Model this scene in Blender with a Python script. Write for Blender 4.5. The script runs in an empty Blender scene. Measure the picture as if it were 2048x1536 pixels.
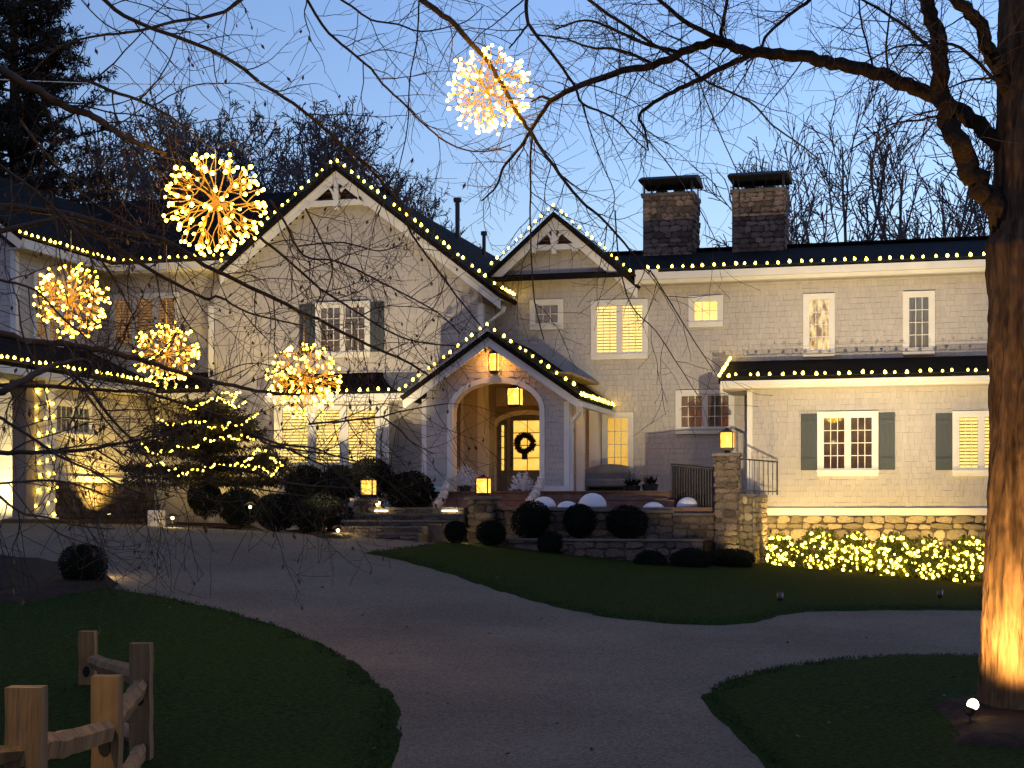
import bpy, bmesh, math, random
from mathutils import Vector, Matrix, noise
from mathutils.geometry import delaunay_2d_cdt
R = random.Random(7)
SKY_ELEV, SKY_ROT, SKY_STR = -1.0, 56.0, .15
EXPOSURE = 3.96                 # a long dusk exposure
EX = 2.0 ** EXPOSURE           # lamp strengths below are given as they look after exposure
BULB, BALLBULB, NETBULB = 24.0, 38.0, 26.0
WASH = 1100.0
TREESPOT, DOWNLIGHT = 850.0, 650.0
scene = bpy.context.scene
C = scene.collection
# ------------------------------------------------------------------ camera, sky, exposure
ZC = 1.75                      # eye height above the drive
F, CX, HY = 3200.0, 1024.0, 1024.0   # focal length and horizon of the 2048 px photograph
cam = bpy.data.cameras.new("camera"); cam.sensor_width = 36.0
cam.lens = 36.0 * F / 2048.0; cam.shift_y = (HY - 768.0) / 2048.0
cam.clip_start = 0.1; cam.clip_end = 3000.0
camo = bpy.data.objects.new("camera", cam); C.objects.link(camo)
camo.location = (0, 0, ZC); camo.rotation_euler = (math.pi / 2, 0, 0)
scene.camera = camo
world = bpy.data.worlds.new("World"); scene.world = world; world.use_nodes = True
wn = world.node_tree.nodes; wl = world.node_tree.links
sky = wn.new("ShaderNodeTexSky"); sky.sky_type = 'NISHITA'; sky.sun_disc = False
sky.sun_elevation = math.radians(SKY_ELEV); sky.sun_rotation = math.radians(SKY_ROT)
sky.altitude = 200; sky.air_density = 1.0; sky.dust_density = 0.5; sky.ozone_density = 2.5
bg = wn["Background"]; bg.inputs["Strength"].default_value = SKY_STR
wl.new(sky.outputs[0], bg.inputs[0])
scene.view_settings.view_transform = 'Standard'; scene.view_settings.look = 'None'
scene.view_settings.gamma = 1.0; scene.view_settings.exposure = EXPOSURE
scene.cycles.use_denoising = True
scene.cycles.use_adaptive_sampling = True; scene.cycles.adaptive_threshold = .02
scene.cycles.max_bounces = 4; scene.cycles.diffuse_bounces = 2; scene.cycles.transparent_max_bounces = 12
scene.cycles.sample_clamp_indirect = 4.0
scene.cycles.caustics_reflective = False; scene.cycles.caustics_refractive = False

# ------------------------------------------------------------------ pixels and frames
def wp(px, py, y):
    """world point seen at a pixel of the photograph at depth y"""
    return Vector(((px - CX) / F * y, y, ZC + (HY - py) / F * y))
TH = math.radians(15.0)
U = Vector((math.cos(TH), -math.sin(TH))); V = Vector((math.sin(TH), math.cos(TH)))
HO = Vector((5.575, 40.0))     # house origin on its long street wall
def hp(px, py, d):
    """pixel -> (s, z) on the house plane at depth d (z from eye level)"""
    r = Vector(((px - CX) / F, 1.0)); t = (d + HO.dot(V)) / r.dot(V)
    return (r * t - HO).dot(U), (HY - py) / F * t
def sp(px, py, s0):
    """pixel -> (d, z) on the house side plane at s0"""
    r = Vector(((px - CX) / F, 1.0)); t = (s0 + HO.dot(U)) / r.dot(U)
    return (r * t - HO).dot(V), (HY - py) / F * t
def hs(px, d): return hp(px, HY, d)[0]
def hz(px, py, d): return hp(px, py, d)[1]
def hw(s, d, z):
    q = HO + U * s + V * d
    return Vector((q.x, q.y, ZC + z))
def interp(x, xs, ys):
    if x <= xs[0]: return ys[0]
    for i in range(1, len(xs)):
        if x <= xs[i]:
            t = (x - xs[i-1]) / (xs[i] - xs[i-1]); return ys[i-1] + t * (ys[i] - ys[i-1])
    return ys[-1]
def ground_z(x, y):
    far = interp(x, [-16, -10.6, -2.5, 2, 5.4, 10, 20], [-.2, -.24, -.57, -1.0, -1.19, -1.57, -1.95])
    near = -1.75 + (0.03 * (9 - y) if y < 9 else 0)
    t = min(1, max(0, (y - 13) / 21)); t = t * t * (3 - 2 * t) * .35 + t * .65
    return ZC + near + (far - near) * t
def on_ground(px, py):
    lo = 4.0
    for i in range(2000):
        y = lo + i * .025
        p = wp(px, py, y)
        if p.z <= ground_z(p.x, y): return p
        if y > 60: break
    return p

# ------------------------------------------------------------------ materials
def _nt(name):
    m = bpy.data.materials.new(name); m.use_nodes = True
    n = m.node_tree.nodes; l = m.node_tree.links
    return m, n, l, n["Principled BSDF"]
def pm(name, c1, c2=None, scale=8.0, rough=.8, bump=0.0, bscale=None, stretch=(1, 1, 1), spec=.3, rnd=0.0, attr=False, detail=4.0, metal=0.0):
    m, n, l, b = _nt(name)
    b.inputs["Roughness"].default_value = rough; b.inputs["Specular IOR Level"].default_value = spec
    b.inputs["Metallic"].default_value = metal
    tc = n.new("ShaderNodeTexCoord"); mp = n.new("ShaderNodeMapping"); mp.inputs["Scale"].default_value = stretch
    l.new(tc.outputs["Object"], mp.inputs["Vector"])
    nz = n.new("ShaderNodeTexNoise"); nz.inputs["Scale"].default_value = scale; nz.inputs["Detail"].default_value = detail
    l.new(mp.outputs[0], nz.inputs["Vector"])
    rp = n.new("ShaderNodeValToRGB"); rp.color_ramp.elements[0].position = .32; rp.color_ramp.elements[1].position = .68
    rp.color_ramp.elements[0].color = (*c1, 1); rp.color_ramp.elements[1].color = (*(c2 or c1), 1)
    l.new(nz.outputs["Fac"], rp.inputs[0]); col = rp.outputs[0]
    if rnd or attr:
        oi = n.new("ShaderNodeObjectInfo"); src = oi.outputs["Random"]
        if attr:
            at = n.new("ShaderNodeAttribute"); at.attribute_name = "var"
            ad = n.new("ShaderNodeMath"); ad.operation = 'ADD'; l.new(src, ad.inputs[0]); l.new(at.outputs["Fac"], ad.inputs[1])
            fr = n.new("ShaderNodeMath"); fr.operation = 'FRACT'; l.new(ad.outputs[0], fr.inputs[0]); src = fr.outputs[0]
        mr = n.new("ShaderNodeMapRange"); mr.inputs["To Min"].default_value = 1 - rnd; mr.inputs["To Max"].default_value = 1 + rnd
        l.new(src, mr.inputs["Value"])
        hsv = n.new("ShaderNodeHueSaturation"); l.new(col, hsv.inputs["Color"]); l.new(mr.outputs[0], hsv.inputs["Value"]); col = hsv.outputs[0]
    l.new(col, b.inputs["Base Color"])
    if bump:
        nb = n.new("ShaderNodeTexNoise"); nb.inputs["Scale"].default_value = bscale or scale * 3; nb.inputs["Detail"].default_value = 6
        l.new(mp.outputs[0], nb.inputs["Vector"])
        bp = n.new("ShaderNodeBump"); bp.inputs["Strength"].default_value = bump; bp.inputs["Distance"].default_value = .02
        l.new(nb.outputs["Fac"], bp.inputs["Height"]); l.new(bp.outputs[0], b.inputs["Normal"])
    return m
def em(name, col, strength, c2=None, scale=3.0):
    m = bpy.data.materials.new(name); m.use_nodes = True
    n = m.node_tree.nodes; l = m.node_tree.links; n.remove(n["Principled BSDF"])
    e = n.new("ShaderNodeEmission"); e.inputs["Color"].default_value = (*col, 1); e.inputs["Strength"].default_value = strength / EX
    if c2:
        tc = n.new("ShaderNodeTexCoord"); nz = n.new("ShaderNodeTexNoise"); nz.inputs["Scale"].default_value = scale
        l.new(tc.outputs["Object"], nz.inputs["Vector"])
        rp = n.new("ShaderNodeValToRGB"); rp.color_ramp.elements[0].position = .4; rp.color_ramp.elements[1].position = .62
        rp.color_ramp.elements[0].color = (*col, 1); rp.color_ramp.elements[1].color = (*c2, 1)
        l.new(nz.outputs["Fac"], rp.inputs[0]); l.new(rp.outputs[0], e.inputs["Color"])
    l.new(e.outputs[0], n["Material Output"].inputs["Surface"])
    return m
def glowpane(name, col, strength, c2=None, scale=3.0):
    m = em(name, col, strength, c2, scale); n = m.node_tree.nodes; l = m.node_tree.links
    t = n.new("ShaderNodeBsdfTransparent"); t.inputs[0].default_value = (.55, .5, .42, 1); a = n.new("ShaderNodeAddShader"); e = [x for x in n if x.type == 'EMISSION'][0]
    l.new(e.outputs[0], a.inputs[0]); l.new(t.outputs[0], a.inputs[1]); l.new(a.outputs[0], n["Material Output"].inputs["Surface"]); return m
def glassy(name, tint=(.9, .92, .92), fac=.1, rough=.03):
    m = bpy.data.materials.new(name); m.use_nodes = True
    n = m.node_tree.nodes; l = m.node_tree.links; n.remove(n["Principled BSDF"])
    t = n.new("ShaderNodeBsdfTransparent"); t.inputs[0].default_value = (*tint, 1)
    g = n.new("ShaderNodeBsdfGlossy"); g.inputs["Roughness"].default_value = rough
    mx = n.new("ShaderNodeMixShader"); mx.inputs[0].default_value = fac
    l.new(t.outputs[0], mx.inputs[1]); l.new(g.outputs[0], mx.inputs[2]); l.new(mx.outputs[0], n["Material Output"].inputs["Surface"])
    return m
def leafmat(name, c1, c2, rough=.6):
    m = pm(name, c1, c2, 3.0, rough, rnd=.25)
    n = m.node_tree.nodes; l = m.node_tree.links; b = n["Principled BSDF"]
    tr = n.new("ShaderNodeBsdfTranslucent"); mx = n.new("ShaderNodeMixShader"); mx.inputs[0].default_value = .25
    l.new(b.inputs["Base Color"].links[0].from_socket, tr.inputs[0])
    l.new(b.outputs[0], mx.inputs[1]); l.new(tr.outputs[0], mx.inputs[2]); l.new(mx.outputs[0], n["Material Output"].inputs["Surface"])
    return m
def gloss_roof():
    m = pm("roof_shingle", (.009, .007, .006), (.018, .014, .012), 2.5, .9, spec=.06)
    n = m.node_tree.nodes; l = m.node_tree.links; b = n["Principled BSDF"]
    tc = n.new("ShaderNodeTexCoord"); br = n.new("ShaderNodeTexBrick"); br.inputs["Scale"].default_value = 1.0
    br.inputs["Brick Width"].default_value = .32; br.inputs["Row Height"].default_value = .14; br.inputs["Mortar Size"].default_value = .008
    l.new(tc.outputs["UV"], br.inputs["Vector"])
    bp = n.new("ShaderNodeBump"); bp.inputs["Strength"].default_value = .8; bp.inputs["Distance"].default_value = .02; bp.invert = True
    l.new(br.outputs["Fac"], bp.inputs["Height"]); l.new(bp.outputs[0], b.inputs["Normal"])
    return m
def drive_mat():
    m = pm("exposed_aggregate_drive", (.105, .078, .056), (.160, .120, .086), .4, .9, bump=.6, bscale=90, spec=.2, detail=9)
    n = m.node_tree.nodes; l = m.node_tree.links; b = n["Principled BSDF"]; src = b.inputs["Base Color"].links[0].from_socket
    tc = n.new("ShaderNodeTexCoord"); vo = n.new("ShaderNodeTexVoronoi"); vo.inputs["Scale"].default_value = 55
    nz = n.new("ShaderNodeTexNoise"); nz.inputs["Scale"].default_value = 14; nz.inputs["Detail"].default_value = 12; nz.inputs["Roughness"].default_value = .85
    l.new(tc.outputs["Object"], vo.inputs["Vector"]); l.new(tc.outputs["Object"], nz.inputs["Vector"])
    ad = n.new("ShaderNodeMixRGB"); ad.blend_type = 'MIX'; ad.inputs[0].default_value = .5; l.new(vo.outputs["Color"], ad.inputs[1]); l.new(nz.outputs["Fac"], ad.inputs[2])
    bw = n.new("ShaderNodeRGBToBW"); l.new(ad.outputs[0], bw.inputs[0])
    mr = n.new("ShaderNodeMapRange"); mr.inputs["From Min"].default_value = .3; mr.inputs["From Max"].default_value = .7; mr.inputs["To Min"].default_value = .55; mr.inputs["To Max"].default_value = 1.45
    l.new(bw.outputs[0], mr.inputs["Value"]); hsv = n.new("ShaderNodeHueSaturation"); l.new(src, hsv.inputs["Color"]); l.new(mr.outputs[0], hsv.inputs["Value"]); l.new(hsv.outputs[0], b.inputs["Base Color"])
    return m
M = {
    'shingle': pm("shingle_paint", (.435, .405, .37), (.49, .455, .415), 5.0, .8, bump=.35, bscale=40, stretch=(1, 1, .3), rnd=.035, attr=True),
    'wallback': pm("wall_core", (.27, .25, .225), (.31, .29, .26), 3.0, .9),
    'white': pm("white_trim_paint", (.66, .64, .58), (.74, .72, .66), 2.5, .55, bump=.05),
    'roof': gloss_roof(),
    'shutter': pm("slate_shutter_paint", (.045, .055, .062), (.06, .07, .075), 5.0, .6, bump=.1),
    'louver': pm("brown_louver", (.10, .06, .035), (.16, .10, .06), 6.0, .7),
    'soffit': pm("soffit_paint", (.42, .39, .32), (.5, .46, .4), 3.0, .7),
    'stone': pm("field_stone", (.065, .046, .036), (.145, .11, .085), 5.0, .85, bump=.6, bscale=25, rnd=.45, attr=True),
    'stone_lit': pm("lit_field_stone", (.2, .16, .10), (.34, .28, .19), 5.0, .85, bump=.6, bscale=25, rnd=.4, attr=True),  # paler yellow copy of the field stone, lamplight put into its colour
    'chimneystone': pm("brown_chimney_stone", (.10, .07, .058), (.23, .175, .14), 5.0, .85, bump=.6, bscale=25, rnd=.5, attr=True),
    'mortar': pm("mortar", (.06, .05, .042), (.10, .085, .07), 12.0, .95, bump=.3),
    'cap': pm("bluestone_cap", (.08, .068, .058), (.14, .12, .10), 4.0, .8, bump=.3),
    'paver': pm("terrace_brick", (.13, .07, .055), (.2, .12, .09), 6.0, .85, bump=.3),
    'metal': pm("black_metal", (.012, .012, .013), (.02, .02, .02), 6.0, .5, spec=.5),
    'bronze': pm("dark_bronze", (.03, .02, .013), (.05, .032, .02), 8.0, .45, spec=.5, metal=.5),
    'chimneycap': pm("dark_chimney_metal", (.008, .009, .010), (.016, .018, .019), 4.0, .7, spec=.2),
    'door': pm("green_grey_door_paint", (.10, .11, .095), (.13, .14, .12), 4.0, .5, bump=.05),
    'porchwood': pm("porch_board_paint", (.22, .17, .12), (.28, .22, .15), 4.0, .7, stretch=(1, 1, .2), bump=.1),
    'glass': glassy("window_glass", (.9, .92, .92), .13),
    'lanternglass': glassy("lantern_glass", (1, .93, .75), .06, .1),
    'dark': pm("dim_room", (.05, .05, .048), (.15, .145, .13), 3.5, .9),
    'curtain': pm("pale_curtain", (.13, .13, .12), (.28, .28, .26), 7.0, .9, stretch=(1, 1, .25)),
    'blind_lit': em("lit_blind", (1, .70, .22), 2.4, (1, .60, .14), 1.5),  # slats emit by themselves in place of room lamplight falling on them
    'blind_gap': em("lit_room_behind_blind", (.85, .36, .07), .22),
    'room_amber': em("lit_amber_room", (1, .48, .06), 1.3, (1, .58, .12), 1.3),
    'room_warm': em("lit_warm_room", (1, .68, .18), 2.5, (1, .55, .10), 1.6),
    'room_tree': em("room_with_lit_tree", (.22, .12, .05), 1.8, (1.0, .66, .26), 4.0),
    'blind_wood': em("lit_wood_blind", (.62, .30, .09), .8, (.40, .17, .05), 2.0),  # wood slats glow too, standing in for the lamp inside the room
    'wood_gap': em("dim_room_behind_wood_blind", (.30, .12, .03), .12),
    'bulb': em("bulb_warm", (1.0, .62, .052), BULB),
    'ballbulb': em("ball_bulb", (1.0, .54, .03), BALLBULB),
    'netbulb': em("net_bulb", (1.0, .62, .042), NETBULB),
    'flame': em("lantern_flame", (1.0, .62, .18), 9.0),
    'lanternpane': glowpane("lantern_frosted_glow", (1.0, .48, .06), 1.1, (1.0, .62, .14), 4.0),
    'lamplens': em("uplight_lens", (1.0, .78, .38), 25.0),
    'wire': pm("green_wire", (.01, .02, .012), (.015, .03, .016), 9.0, .6),
    'goldstem': pm("brown_stem_wire", (.55, .36, .12), (.65, .43, .15), 9.0, .45, spec=.5),
    'garland': leafmat("garland_needles", (.012, .03, .010), (.03, .06, .018)),
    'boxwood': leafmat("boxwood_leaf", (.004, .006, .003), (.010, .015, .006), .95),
    'shrub': leafmat("shrub_leaf", (.04, .06, .010), (.09, .115, .025)),
    'fir': leafmat("fir_needles", (.022, .024, .007), (.05, .045, .013)),
    'pine': leafmat("pine_needles", (.014, .012, .007), (.03, .026, .013)),
    'grass': leafmat("grass_blade", (.010, .022, .003), (.026, .046, .008), .9),
    'lawn': pm("lawn_turf", (.004, .010, .0014), (.023, .046, .006), 22.0, .95, bump=.8, bscale=60, spec=.03, detail=12),
    'mulch': pm("mulch", (.018, .011, .007), (.04, .024, .014), 9.0, .95, bump=1.0, bscale=40, spec=.1),
    'drive': drive_mat(),
    'soil': pm("soil", (.012, .010, .007), (.024, .02, .012), 2.0, .95, bump=.5),
    'bark': pm("trunk_bark", (.03, .019, .011), (.14, .09, .052), 15.0, .9, bump=1.0, bscale=40, stretch=(1, 1, .14), spec=.15, detail=7),
    'darkbark': pm("limb_bark", (.016, .011, .008), (.045, .030, .020), 14.0, .9, bump=.8, bscale=30, spec=.15),  # darker copy of the trunk bark, silhouette tone put into the colour
    'twig': pm("twig_bark", (.035, .022, .015), (.075, .048, .03), 6.0, .8, spec=.3),
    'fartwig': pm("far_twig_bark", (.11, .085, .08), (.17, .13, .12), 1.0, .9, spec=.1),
    'dryleaf': leafmat("dry_leaf", (.06, .03, .012), (.13, .065, .025)),
    'rail': pm("split_cedar", (.10, .055, .022), (.26, .15, .06), 9.0, .8, bump=1.0, bscale=30, stretch=(1, 1, .10), rnd=.2),
    'snow': pm("white_frosted", (.62, .63, .66), (.8, .8, .82), 30.0, .8, bump=.5, bscale=80),
    'whiteflock': pm("white_flocking", (.5, .46, .40), (.68, .63, .56), 30.0, .9, bump=.6),
    'cushion': pm("grey_outdoor_cover", (.16, .15, .15), (.22, .21, .2), 4.0, .9, bump=.2),
    'wreath': leafmat("wreath_leaf", (.02, .010, .005), (.05, .024, .012)),
    'wirepale': pm("steel_cable", (.5, .5, .5), (.6, .6, .6), 4.0, .4, spec=.6, metal=.6),
}
# ------------------------------------------------------------------ mesh builder
class MB:
    def __init__(s): s.v = []; s.f = []; s.uv = None; s.var = []
    def quadbox(s, x0, x1, y0, y1, z0, z1, var=None):
        b = len(s.v)
        s.v += [(x0,y0,z0),(x1,y0,z0),(x1,y1,z0),(x0,y1,z0),(x0,y0,z1),(x1,y0,z1),(x1,y1,z1),(x0,y1,z1)]
        s.f += [(b,b+3,b+2,b+1),(b+4,b+5,b+6,b+7),(b,b+1,b+5,b+4),(b+1,b+2,b+6,b+5),(b+2,b+3,b+7,b+6),(b+3,b,b+4,b+7)]
        if var is not None: s.var += [var] * 6
        return s
    def hexa(s, p, var=None):
        """8 corners, bottom ring then top ring"""
        b = len(s.v); s.v += [tuple(q) for q in p]
        s.f += [(b,b+3,b+2,b+1),(b+4,b+5,b+6,b+7),(b,b+1,b+5,b+4),(b+1,b+2,b+6,b+5),(b+2,b+3,b+7,b+6),(b+3,b,b+4,b+7)]
        if var is not None: s.var += [var] * 6
        return s
    def prism(s, poly, y0, y1):
        """polygon in x,z (counter-clockwise seen from -y) extruded from y0 to y1"""
        n = len(poly); b = len(s.v)
        s.v += [(x, y0, z) for x, z in poly] + [(x, y1, z) for x, z in poly]
        s.f.append(tuple(range(b, b + n))); s.f.append(tuple(range(b + 2*n - 1, b + n - 1, -1)))
        for i in range(n):
            j = (i + 1) % n; s.f.append((b + j, b + i, b + n + i, b + n + j))
        return s
    def tube(s, pts, rad, sides=5, cap=True):
        pts = [Vector(p) for p in pts]; n = len(pts)
        if n < 2: return s
        if not hasattr(rad, '__len__'): rad = [rad] * n
        b = len(s.v); t0 = (pts[1] - pts[0]).normalized()
        a = t0.orthogonal().normalized()
        for i in range(n):
            t = (pts[min(i+1, n-1)] - pts[max(i-1, 0)])
            if t.length < 1e-9: t = t0
            t.normalize(); a = (a - t * a.dot(t))
            if a.length < 1e-6: a = t.orthogonal()
            a.normalize(); c = t.cross(a)
            for k in range(sides):
                w = 2 * math.pi * k / sides
                q = pts[i] + (a * math.cos(w) + c * math.sin(w)) * rad[i]; s.v.append((q.x, q.y, q.z))
        for i in range(n - 1):
            for k in range(sides):
                k2 = (k + 1) % sides
                s.f.append((b+i*sides+k, b+i*sides+k2, b+(i+1)*sides+k2, b+(i+1)*sides+k))
        if cap:
            s.f.append(tuple(range(b + sides - 1, b - 1, -1))); s.f.append(tuple(range(b + (n-1)*sides, b + n*sides)))
        return s
    def ball(s, c, r, seg=10, rings=6, sz=1.0):
        b = len(s.v); c = Vector(c)
        s.v.append((c.x, c.y, c.z - r*sz))
        for i in range(1, rings):
            ph = math.pi * i / rings
            for k in range(seg):
                w = 2*math.pi*k/seg
                s.v.append((c.x + r*math.sin(ph)*math.cos(w), c.y + r*math.sin(ph)*math.sin(w), c.z - r*sz*math.cos(ph)))
        s.v.append((c.x, c.y, c.z + r*sz)); top = len(s.v) - 1
        for k in range(seg):
            s.f.append((b, b+1+(k+1)%seg, b+1+k))
            for i in range(rings-2):
                q = b+1+i*seg
                s.f.append((q+k, q+(k+1)%seg, q+seg+(k+1)%seg, q+seg+k))
            q = b+1+(rings-2)*seg
            s.f.append((q+k, q+(k+1)%seg, top))
        return s
    def leaf(s, p, d, up, l, w):
        """one folded leaf: two triangles"""
        p = Vector(p); b = len(s.v); side = d.cross(up)
        if side.length < 1e-5: side = d.orthogonal()
        side.normalize(); m = p + d * (l * .5)
        for q in (p, m + side * (w*.5), p + d * l, m - side * (w*.5)): s.v.append((q.x, q.y, q.z))
        s.f.append((b, b+1, b+2, b+3)); return s
    def mesh(s, name, smooth=False):
        me = bpy.data.meshes.new(name); me.from_pydata(s.v, [], s.f); me.update()
        if s.var and len(s.var) == len(s.f):
            at = me.attributes.new("var", 'FLOAT', 'FACE'); at.data.foreach_set("value", s.var)
        if smooth: me.polygons.foreach_set("use_smooth", [True] * len(me.polygons))
        return me
def obj(name, mb, mat, parent=None, loc=(0,0,0), rotz=0.0, smooth=False, scale=None, **props):
    me = mb.mesh(name, smooth) if isinstance(mb, MB) else mb
    if mat is not None:
        mt = M[mat] if isinstance(mat, str) else mat
        if len(me.materials) == 0: me.materials.append(mt)
    o = bpy.data.objects.new(name, me); C.objects.link(o)
    o.parent = parent; o.location = loc; o.rotation_euler = (0, 0, rotz)
    if scale: o.scale = scale
    for k, v in props.items(): o[k] = v
    return o
def thing(name, label, cat, loc=(0,0,0), rotz=0.0, group=None, kind=None):
    o = bpy.data.objects.new(name, None); C.objects.link(o); o.location = loc; o.rotation_euler = (0,0,rotz)
    o.empty_display_size = .2; o['label'] = label; o['category'] = cat
    if group: o['group'] = group
    if kind: o['kind'] = kind
    return o
def tag(o, label, cat, group=None):
    o['label'] = label; o['category'] = cat
    if group: o['group'] = group
    return o
def copy_tree(o, parent=None):
    c = o.copy(); C.objects.link(c); c.parent = parent
    for ch in list(o.children): copy_tree(ch, c)
    return c
def bevel_mesh(mb, name, w=.01):
    me = mb.mesh(name); bm = bmesh.new(); bm.from_mesh(me)
    bmesh.ops.bevel(bm, geom=bm.edges[:], offset=w, segments=1, affect='EDGES'); bm.to_mesh(me); bm.free(); return me
def setuv(me, axis_u, axis_v):
    uv = me.uv_layers.new(name="UVMap")
    for lp in me.loops:
        co = me.vertices[lp.vertex_index].co
        uv.data[lp.index].uv = (co.dot(axis_u), co.dot(axis_v))
UNIT = MB().quadbox(-.5,.5,-.5,.5,-.5,.5).mesh("unit_piece")
def unit(matname):
    k = "unit_" + matname
    if k not in bpy.data.meshes:
        me = UNIT.copy(); me.name = k; me.materials.append(M[matname])
    return bpy.data.meshes[k]
def piece(name, matname, parent, x0, x1, y0, y1, z0, z1):
    return obj(name, unit(matname), None, parent, ((x0+x1)/2, (y0+y1)/2, (z0+z1)/2), scale=(x1-x0, y1-y0, z1-z0))
# ------------------------------------------------------------------ cladding, stone, windows
def poly_span(poly, z):
    """x interval of a convex-ish polygon at height z"""
    xs = []
    for i in range(len(poly)):
        (x0, z0), (x1, z1) = poly[i], poly[(i+1) % len(poly)]
        if (z0 <= z < z1) or (z1 <= z < z0): xs.append(x0 + (z - z0) / (z1 - z0) * (x1 - x0))
    return (min(xs), max(xs)) if len(xs) >= 2 else None
SH_UNIT = {}
def shingle_unit(k):
    if k not in SH_UNIT:
        rr = random.Random(k); j = rr.uniform(-.04, .04)
        mb = MB(); mb.hexa([(0,-1,0+j),(1,-1,0-j),(1,0,0-j),(0,0,0+j),(0,-.4,.982),(1,-.4,.982),(1,0,.982),(0,0,.982)])  # top cut short so the gap above reads as a shadow line
        me = mb.mesh("shingle"); me.materials.append(M['shingle']); SH_UNIT[k] = me
    return SH_UNIT[k]
def clad(wall, poly, holes=(), course=.135, separate=None):
    """lay shingles over a wall polygon (x,z); holes = list of functions z -> (x0,x1) or None; separate(x,z) -> True builds a piece of its own"""
    zs = [p[1] for p in poly]; z = min(zs); mb = MB(); top = max(zs)
    while z < top - .02:
        h = min(course, top - z); sp_ = poly_span(poly, z + h * .5)
        if sp_:
            cuts = sorted(c for c in (hf(z + h*.5) for hf in holes) if c)
            segs = [sp_]
            for c0, c1 in cuts:
                ns = []
                for a, b in segs:
                    if c1 <= a or c0 >= b: ns.append((a, b))
                    else:
                        if c0 > a: ns.append((a, c0))
                        if c1 < b: ns.append((c1, b))
                segs = ns
            for a, b in segs:
                x = a
                while x < b - .01:
                    w = R.uniform(.09, .22); x1 = min(b, x + w)
                    if b - x1 < .05: x1 = b
                    t = R.uniform(.018, .028); g = .0025; dz = R.uniform(-.006, .006)
                    if separate and separate((x+x1)/2, z):
                        obj("shingle", shingle_unit(R.randrange(6)), None, wall, (x + g, -.001, z + dz), scale=(x1-x-2*g, t, h))
                    else:
                        j = R.uniform(-.004, .004)
                        mb.hexa([(x+g,-t,z+dz+j),(x1-g,-t,z+dz-j),(x1-g,-.001,z+dz-j),(x+g,-.001,z+dz+j),
                                 (x+g,-t*.4,z+h*.982),(x1-g,-t*.4,z+h*.982),(x1-g,-.001,z+h*.982),(x+g,-.001,z+h*.982)], R.random())  # gap between courses shows the wall core, standing in for a shadow line
                    x = x1
        z += course
    if mb.f:
        o = obj("shingle_cladding", mb, 'shingle', wall); o['kind'] = "stuff"
def rect_hole(x0, x1, z0, z1): return lambda z: (x0, x1) if z0 < z < z1 else None
STONES = []
def stone_unit(k, matname):
    key = "stone_%s_%d" % (matname, k)
    if key in bpy.data.meshes: return bpy.data.meshes[key]
    rr = random.Random(k * 13 + 5); n = rr.choice([6, 7, 7, 8]); ring = []
    for i in range(n):
        w = 2*math.pi*(i + rr.uniform(-.22, .22))/n + .4; c, s_ = math.cos(w), math.sin(w)
        m = max(abs(c), abs(s_)); q = .5 / m * rr.uniform(.86, 1.02); ring.append((c*q, s_*q))
    mb = MB(); ring2 = [(x*.8, z*.8) for x, z in ring]
    mb.v = [(x, 0, z) for x, z in ring] + [(x, -.7, z) for x, z in ring] + [(x, -1 + rr.uniform(-.12, .15), z) for x, z in ring2]
    for i in range(n):
        j = (i+1) % n
        mb.f += [(j, i, n+i, n+j), (n+j, n+i, 2*n+i, 2*n+j)]
    mb.f.append(tuple(range(2*n, 3*n)))
    me = mb.mesh(key); me.materials.append(M[matname]); return me
def stones(parent, x0, x1, z0, z1, matname='stone', loc=(0,0,0), rotz=0.0, size=(.14, .38), rows=(.09, .19), joined=False, slope=None, prot=.045):
    """coursed rubble on the plane y=0 of a frame; each stone its own piece unless joined"""
    rr = random.Random(int((x0*13 + z0*7 + x1*3) * 100)); mb = MB(); z = z0
    while z < z1 - .03:
        h = rr.uniform(*rows)
        if z1 - z - h < .06: h = z1 - z
        x = x0
        while x < x1 - .02:
            w = rr.uniform(*size)
            if x1 - x - w < .09: w = x1 - x
            if slope is None or slope(x + w/2, z + h):
                cx, cz, ww, hh = x + w/2, z + h/2 + rr.uniform(-.012, .012), w*1.0, h*rr.uniform(.95, 1.12)
                me = stone_unit(rr.randrange(10), matname); t = prot * rr.uniform(.6, 1.5)
                if joined:
                    b = len(mb.v); vr = rr.random()
                    for v in me.vertices: mb.v.append((cx + v.co.x*ww, v.co.y*t, cz + v.co.z*hh))
                    for p in me.polygons: mb.f.append(tuple(b+i for i in p.vertices)); mb.var.append(vr)
                else:
                    q = Matrix.Rotation(rotz, 3, 'Z') @ Vector((cx, 0, cz))
                    obj("stone", me, None, parent, Vector(loc) + q, rotz, scale=(ww, t, hh))
            x += w
        z += h
    if joined and mb.f:
        o = obj("rubble_stones", mb, matname, parent, loc, rotz); o['kind'] = "stuff"

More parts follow.
